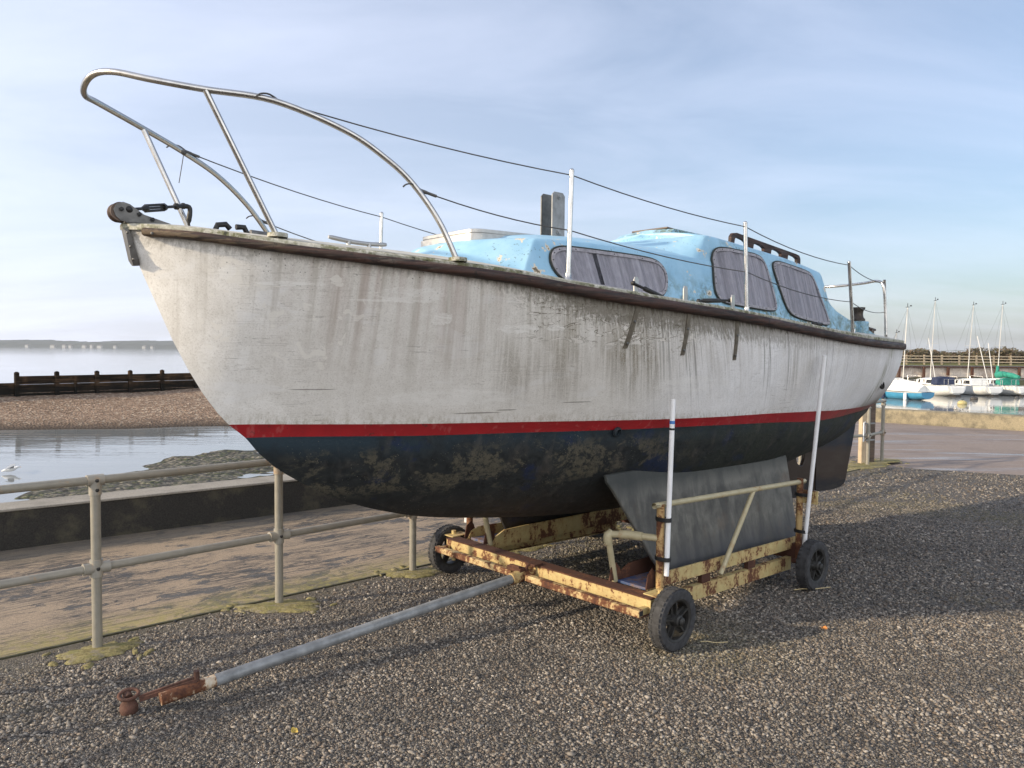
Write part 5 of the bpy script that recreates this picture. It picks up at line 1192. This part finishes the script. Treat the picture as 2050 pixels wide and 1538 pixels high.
# gull coming down on the pool
gl = thing('gull', 'white gull with grey wings raised, landing on the tidal pool', 'gull', (-14.0, 21.35, -1.76), R(25))
mb = MB(); mb.tube([(-.20, 0, .03), (-.13, 0, .05), (0, 0, .065), (.11, 0, .085), (.17, 0, .12), (.21, 0, .13), (.245, 0, .125)], [.008, .035, .06, .05, .033, .032, .006], 10); bd_ = mb.build('body', plain('white_feathers', (.78, .78, .76), .9, 0, .05, 30, 0), gl, smooth=180)
for s in (1, -1):
    mb = MB(); w0 = [(.10, s*.03, .10), (.12, s*.16, .18), (.06, s*.34, .16), (-.02, s*.42, .12)]; w1 = [(-.06, s*.03, .09), (-.02, s*.16, .17), (-.04, s*.34, .15), (-.05, s*.42, .118)]
    mb.loft([[Vector(a), Vector(b), Vector(b)+Vector((0, 0, .008)), Vector(a)+Vector((0, 0, .012))] for a, b in zip(w0, w1)], True, True); mb.build('wing', plain('grey_wing' if s > 0 else 'grey_wing_far', (.36, .38, .40), .9, 0, .1, 30, 0), gl, smooth=60)
mb = MB(); mb.tube([(.235, 0, .127), (.275, 0, .118)], [.010, .003], 6); mb.build('bill', plain('yellow_bill', (.6, .35, .05), .5, 0, .1, 30, 0), gl)
# ================================================================== LOOSE CHIPPINGS, LEAVES, STRAW
ico_v = []; 
def ico():
    import bmesh as b
    bm = b.new(); b.ops.create_icosphere(bm, subdivisions=1, radius=1); v = np.array([x.co[:] for x in bm.verts]); f = np.array([[q.index for q in x.verts] for x in bm.faces]); bm.free(); return v, f
def chips(n, ymin, ymax, r0, r1, seed):
    g = np.random.default_rng(seed); V, F = ico()
    y = np.sqrt(g.random(n)*(ymax**2-ymin**2)+ymin**2); x = (g.random(n)*2-1)*(y*.74+1.3)
    off = -(x-pe.x)*pd.y+(y-pe.y)*pd.x                                  # keep on the gravel side of the edging
    ok = off < -.03-.16*g.random(n)**2
    ok &= (x-5.43)*.447+(y-12.11)*.894 < -.08*g.random(n)
    for i, p in enumerate(fposts):
        dx = x-(p[0]+.035); dy = y-(p[1]-.055); ok &= (dx*dx+dy*dy) > .21**2
    ok &= g.random(n) < .25+1.1*vnoise(x, y, 1.3, 41)*.6+.55*vnoise(x, y, .45, 43)
    ok &= (off < -.34) | (g.random(n) < .12+.9*(vnoise(x, y, 2.2, 47)-.35)+np.clip(-off*1.2, 0, .6))
    x, y = x[ok], y[ok]; n = len(x)
    s = (r0+(r1-r0)*g.random(n)**1.9)*np.where(g.random(n) > .965, 1.45, 1); sx = s*(.8+.7*g.random(n)); sy = s*(.7+.3*g.random(n)); sz = s*(.42+.38*g.random(n)); a = g.random(n)*6.283; tl = (g.random(n)-.5)*.9
    jit = 1+.60*(g.random((n, len(V)))-.5)
    P0 = V[None]*jit[..., None]*np.stack([sx, sy, sz], -1)[:, None, :]
    px = P0[..., 0]*np.cos(tl)[:, None]-P0[..., 2]*np.sin(tl)[:, None]; pz = P0[..., 0]*np.sin(tl)[:, None]+P0[..., 2]*np.cos(tl)[:, None]; py = P0[..., 1]
    X = px*np.cos(a)[:, None]-py*np.sin(a)[:, None]+x[:, None]; Y = px*np.sin(a)[:, None]+py*np.cos(a)[:, None]+y[:, None]; Z = pz+(sz*.30)[:, None]
    return np.stack([X, Y, Z], -1).reshape(-1, 3), (F[None]+(np.arange(n)*len(V))[:, None, None]).reshape(-1, 3), np.repeat(g.random(n), len(V)), np.repeat(g.random(n), len(V))
def chipmesh(sets):
    vs, fs, t, h = [], [], [], []; o = 0
    for V, F, a, b in sets: vs.append(V); fs.append(F+o); t.append(a); h.append(b); o += len(V)
    V = np.concatenate(vs); F = np.concatenate(fs); me = bpy.data.meshes.new('loose_gravel')
    me.vertices.add(len(V)); me.vertices.foreach_set('co', V.astype(np.float32).ravel()); me.loops.add(F.size); me.loops.foreach_set('vertex_index', F.astype(np.int32).ravel())
    me.polygons.add(len(F)); me.polygons.foreach_set('loop_start', np.arange(0, F.size, 3, dtype=np.int32)); me.polygons.foreach_set('loop_total', np.full(len(F), 3, np.int32)); me.update(calc_edges=True)
    for k, arr in (('tone', t), ('hue', h)): me.attributes.new(k, 'FLOAT', 'POINT').data.foreach_set('value', np.concatenate(arr).astype(np.float32))
    me.materials.append(M['stone']); o = bpy.data.objects.new('loose_gravel', me); S.collection.objects.link(o); return o
kind(chipmesh([chips(128000, 2.4, 5.2, .0046, .0108, 1), chips(106000, 5.2, 9.0, .0060, .0125, 2), chips(44000, 9.0, 13.5, .0095, .017, 3)]), 'stuff', 'grey and tan stone chippings covering the hardstanding', 'gravel')
M['leafo'] = plain('dry_orange_leaf', (.42, .17, .04), .8, 0, .3, 40, 0); M['leafy'] = plain('dry_yellow_leaf', (.50, .36, .08), .8, 0, .3, 40, 0); M['straw'] = plain('dry_straw', (.42, .34, .19), .8, 0, .2, 60, 0)
for (x, y, m, s, lab) in ((-.97, 3.41, 'leafy', .024, 'crumpled yellow leaf lying below the tow tube'), (-1.62, 2.72, 'leafo', .022, 'dry orange leaf on the gravel left of the yellow leaf'), (1.98, 4.78, 'leafo', .026, 'dry orange leaf on the gravel right of the trolley')):
    mb = MB(); n = 12; o = blob((0, 0), s, s*.62, random.random()*3, 0, n); r1 = [(a*.5, b*.5, .012) for a, b, c in o]; r0 = [(a, b, .018+random.uniform(-.008, .010)) for a, b, c in o]
    mb.loft([r0, r1], True, False); mb.f.append(tuple(n+i for i in range(n))); mb.m.append(0); tag(mb.build('fallen_leaf', M[m], loc=(x, y, .006)), lab, 'leaf', 'dead leaves on the gravel')
for (x, y, a, L, lab) in ((2.22, 5.58, 12, .30, 'pale straw stalk lying in front of the rear wheel'), (1.55, 5.72, -15, .22, 'pale straw stalk under the side of the trolley'), (1.22, 4.52, -4, .16, 'short straw stalk beside the front wheel')):
    mb = MB(); d = Vector((math.cos(R(a)), math.sin(R(a)), 0)); mb.tube([d*(L*(k/4-.5))+Vector((0, 0, .017+.004*math.sin(k*2))) for k in range(5)], .0035, 5); tag(mb.build('straw', M['straw'], loc=(x, y, .006)), lab, 'straw', 'straw stalks on the gravel')
# ================================================================== AIR
HAZE = NT('sea_haze'); ht = HAZE.t; ht.nodes.remove(HAZE.b); pv = ht.nodes.new('ShaderNodeVolumePrincipled'); pv.inputs['Color'].default_value = (.90, .95, 1, 1); pv.inputs['Density'].default_value = .00011; pv.inputs['Anisotropy'].default_value = .0
ht.links.new(pv.outputs[0], HAZE.out.inputs['Volume'])
mb = MB(); mb.box((300, 1800, 30), (11000, 4400, 66+6)); kind(mb.build('haze', HAZE.m), 'stuff')
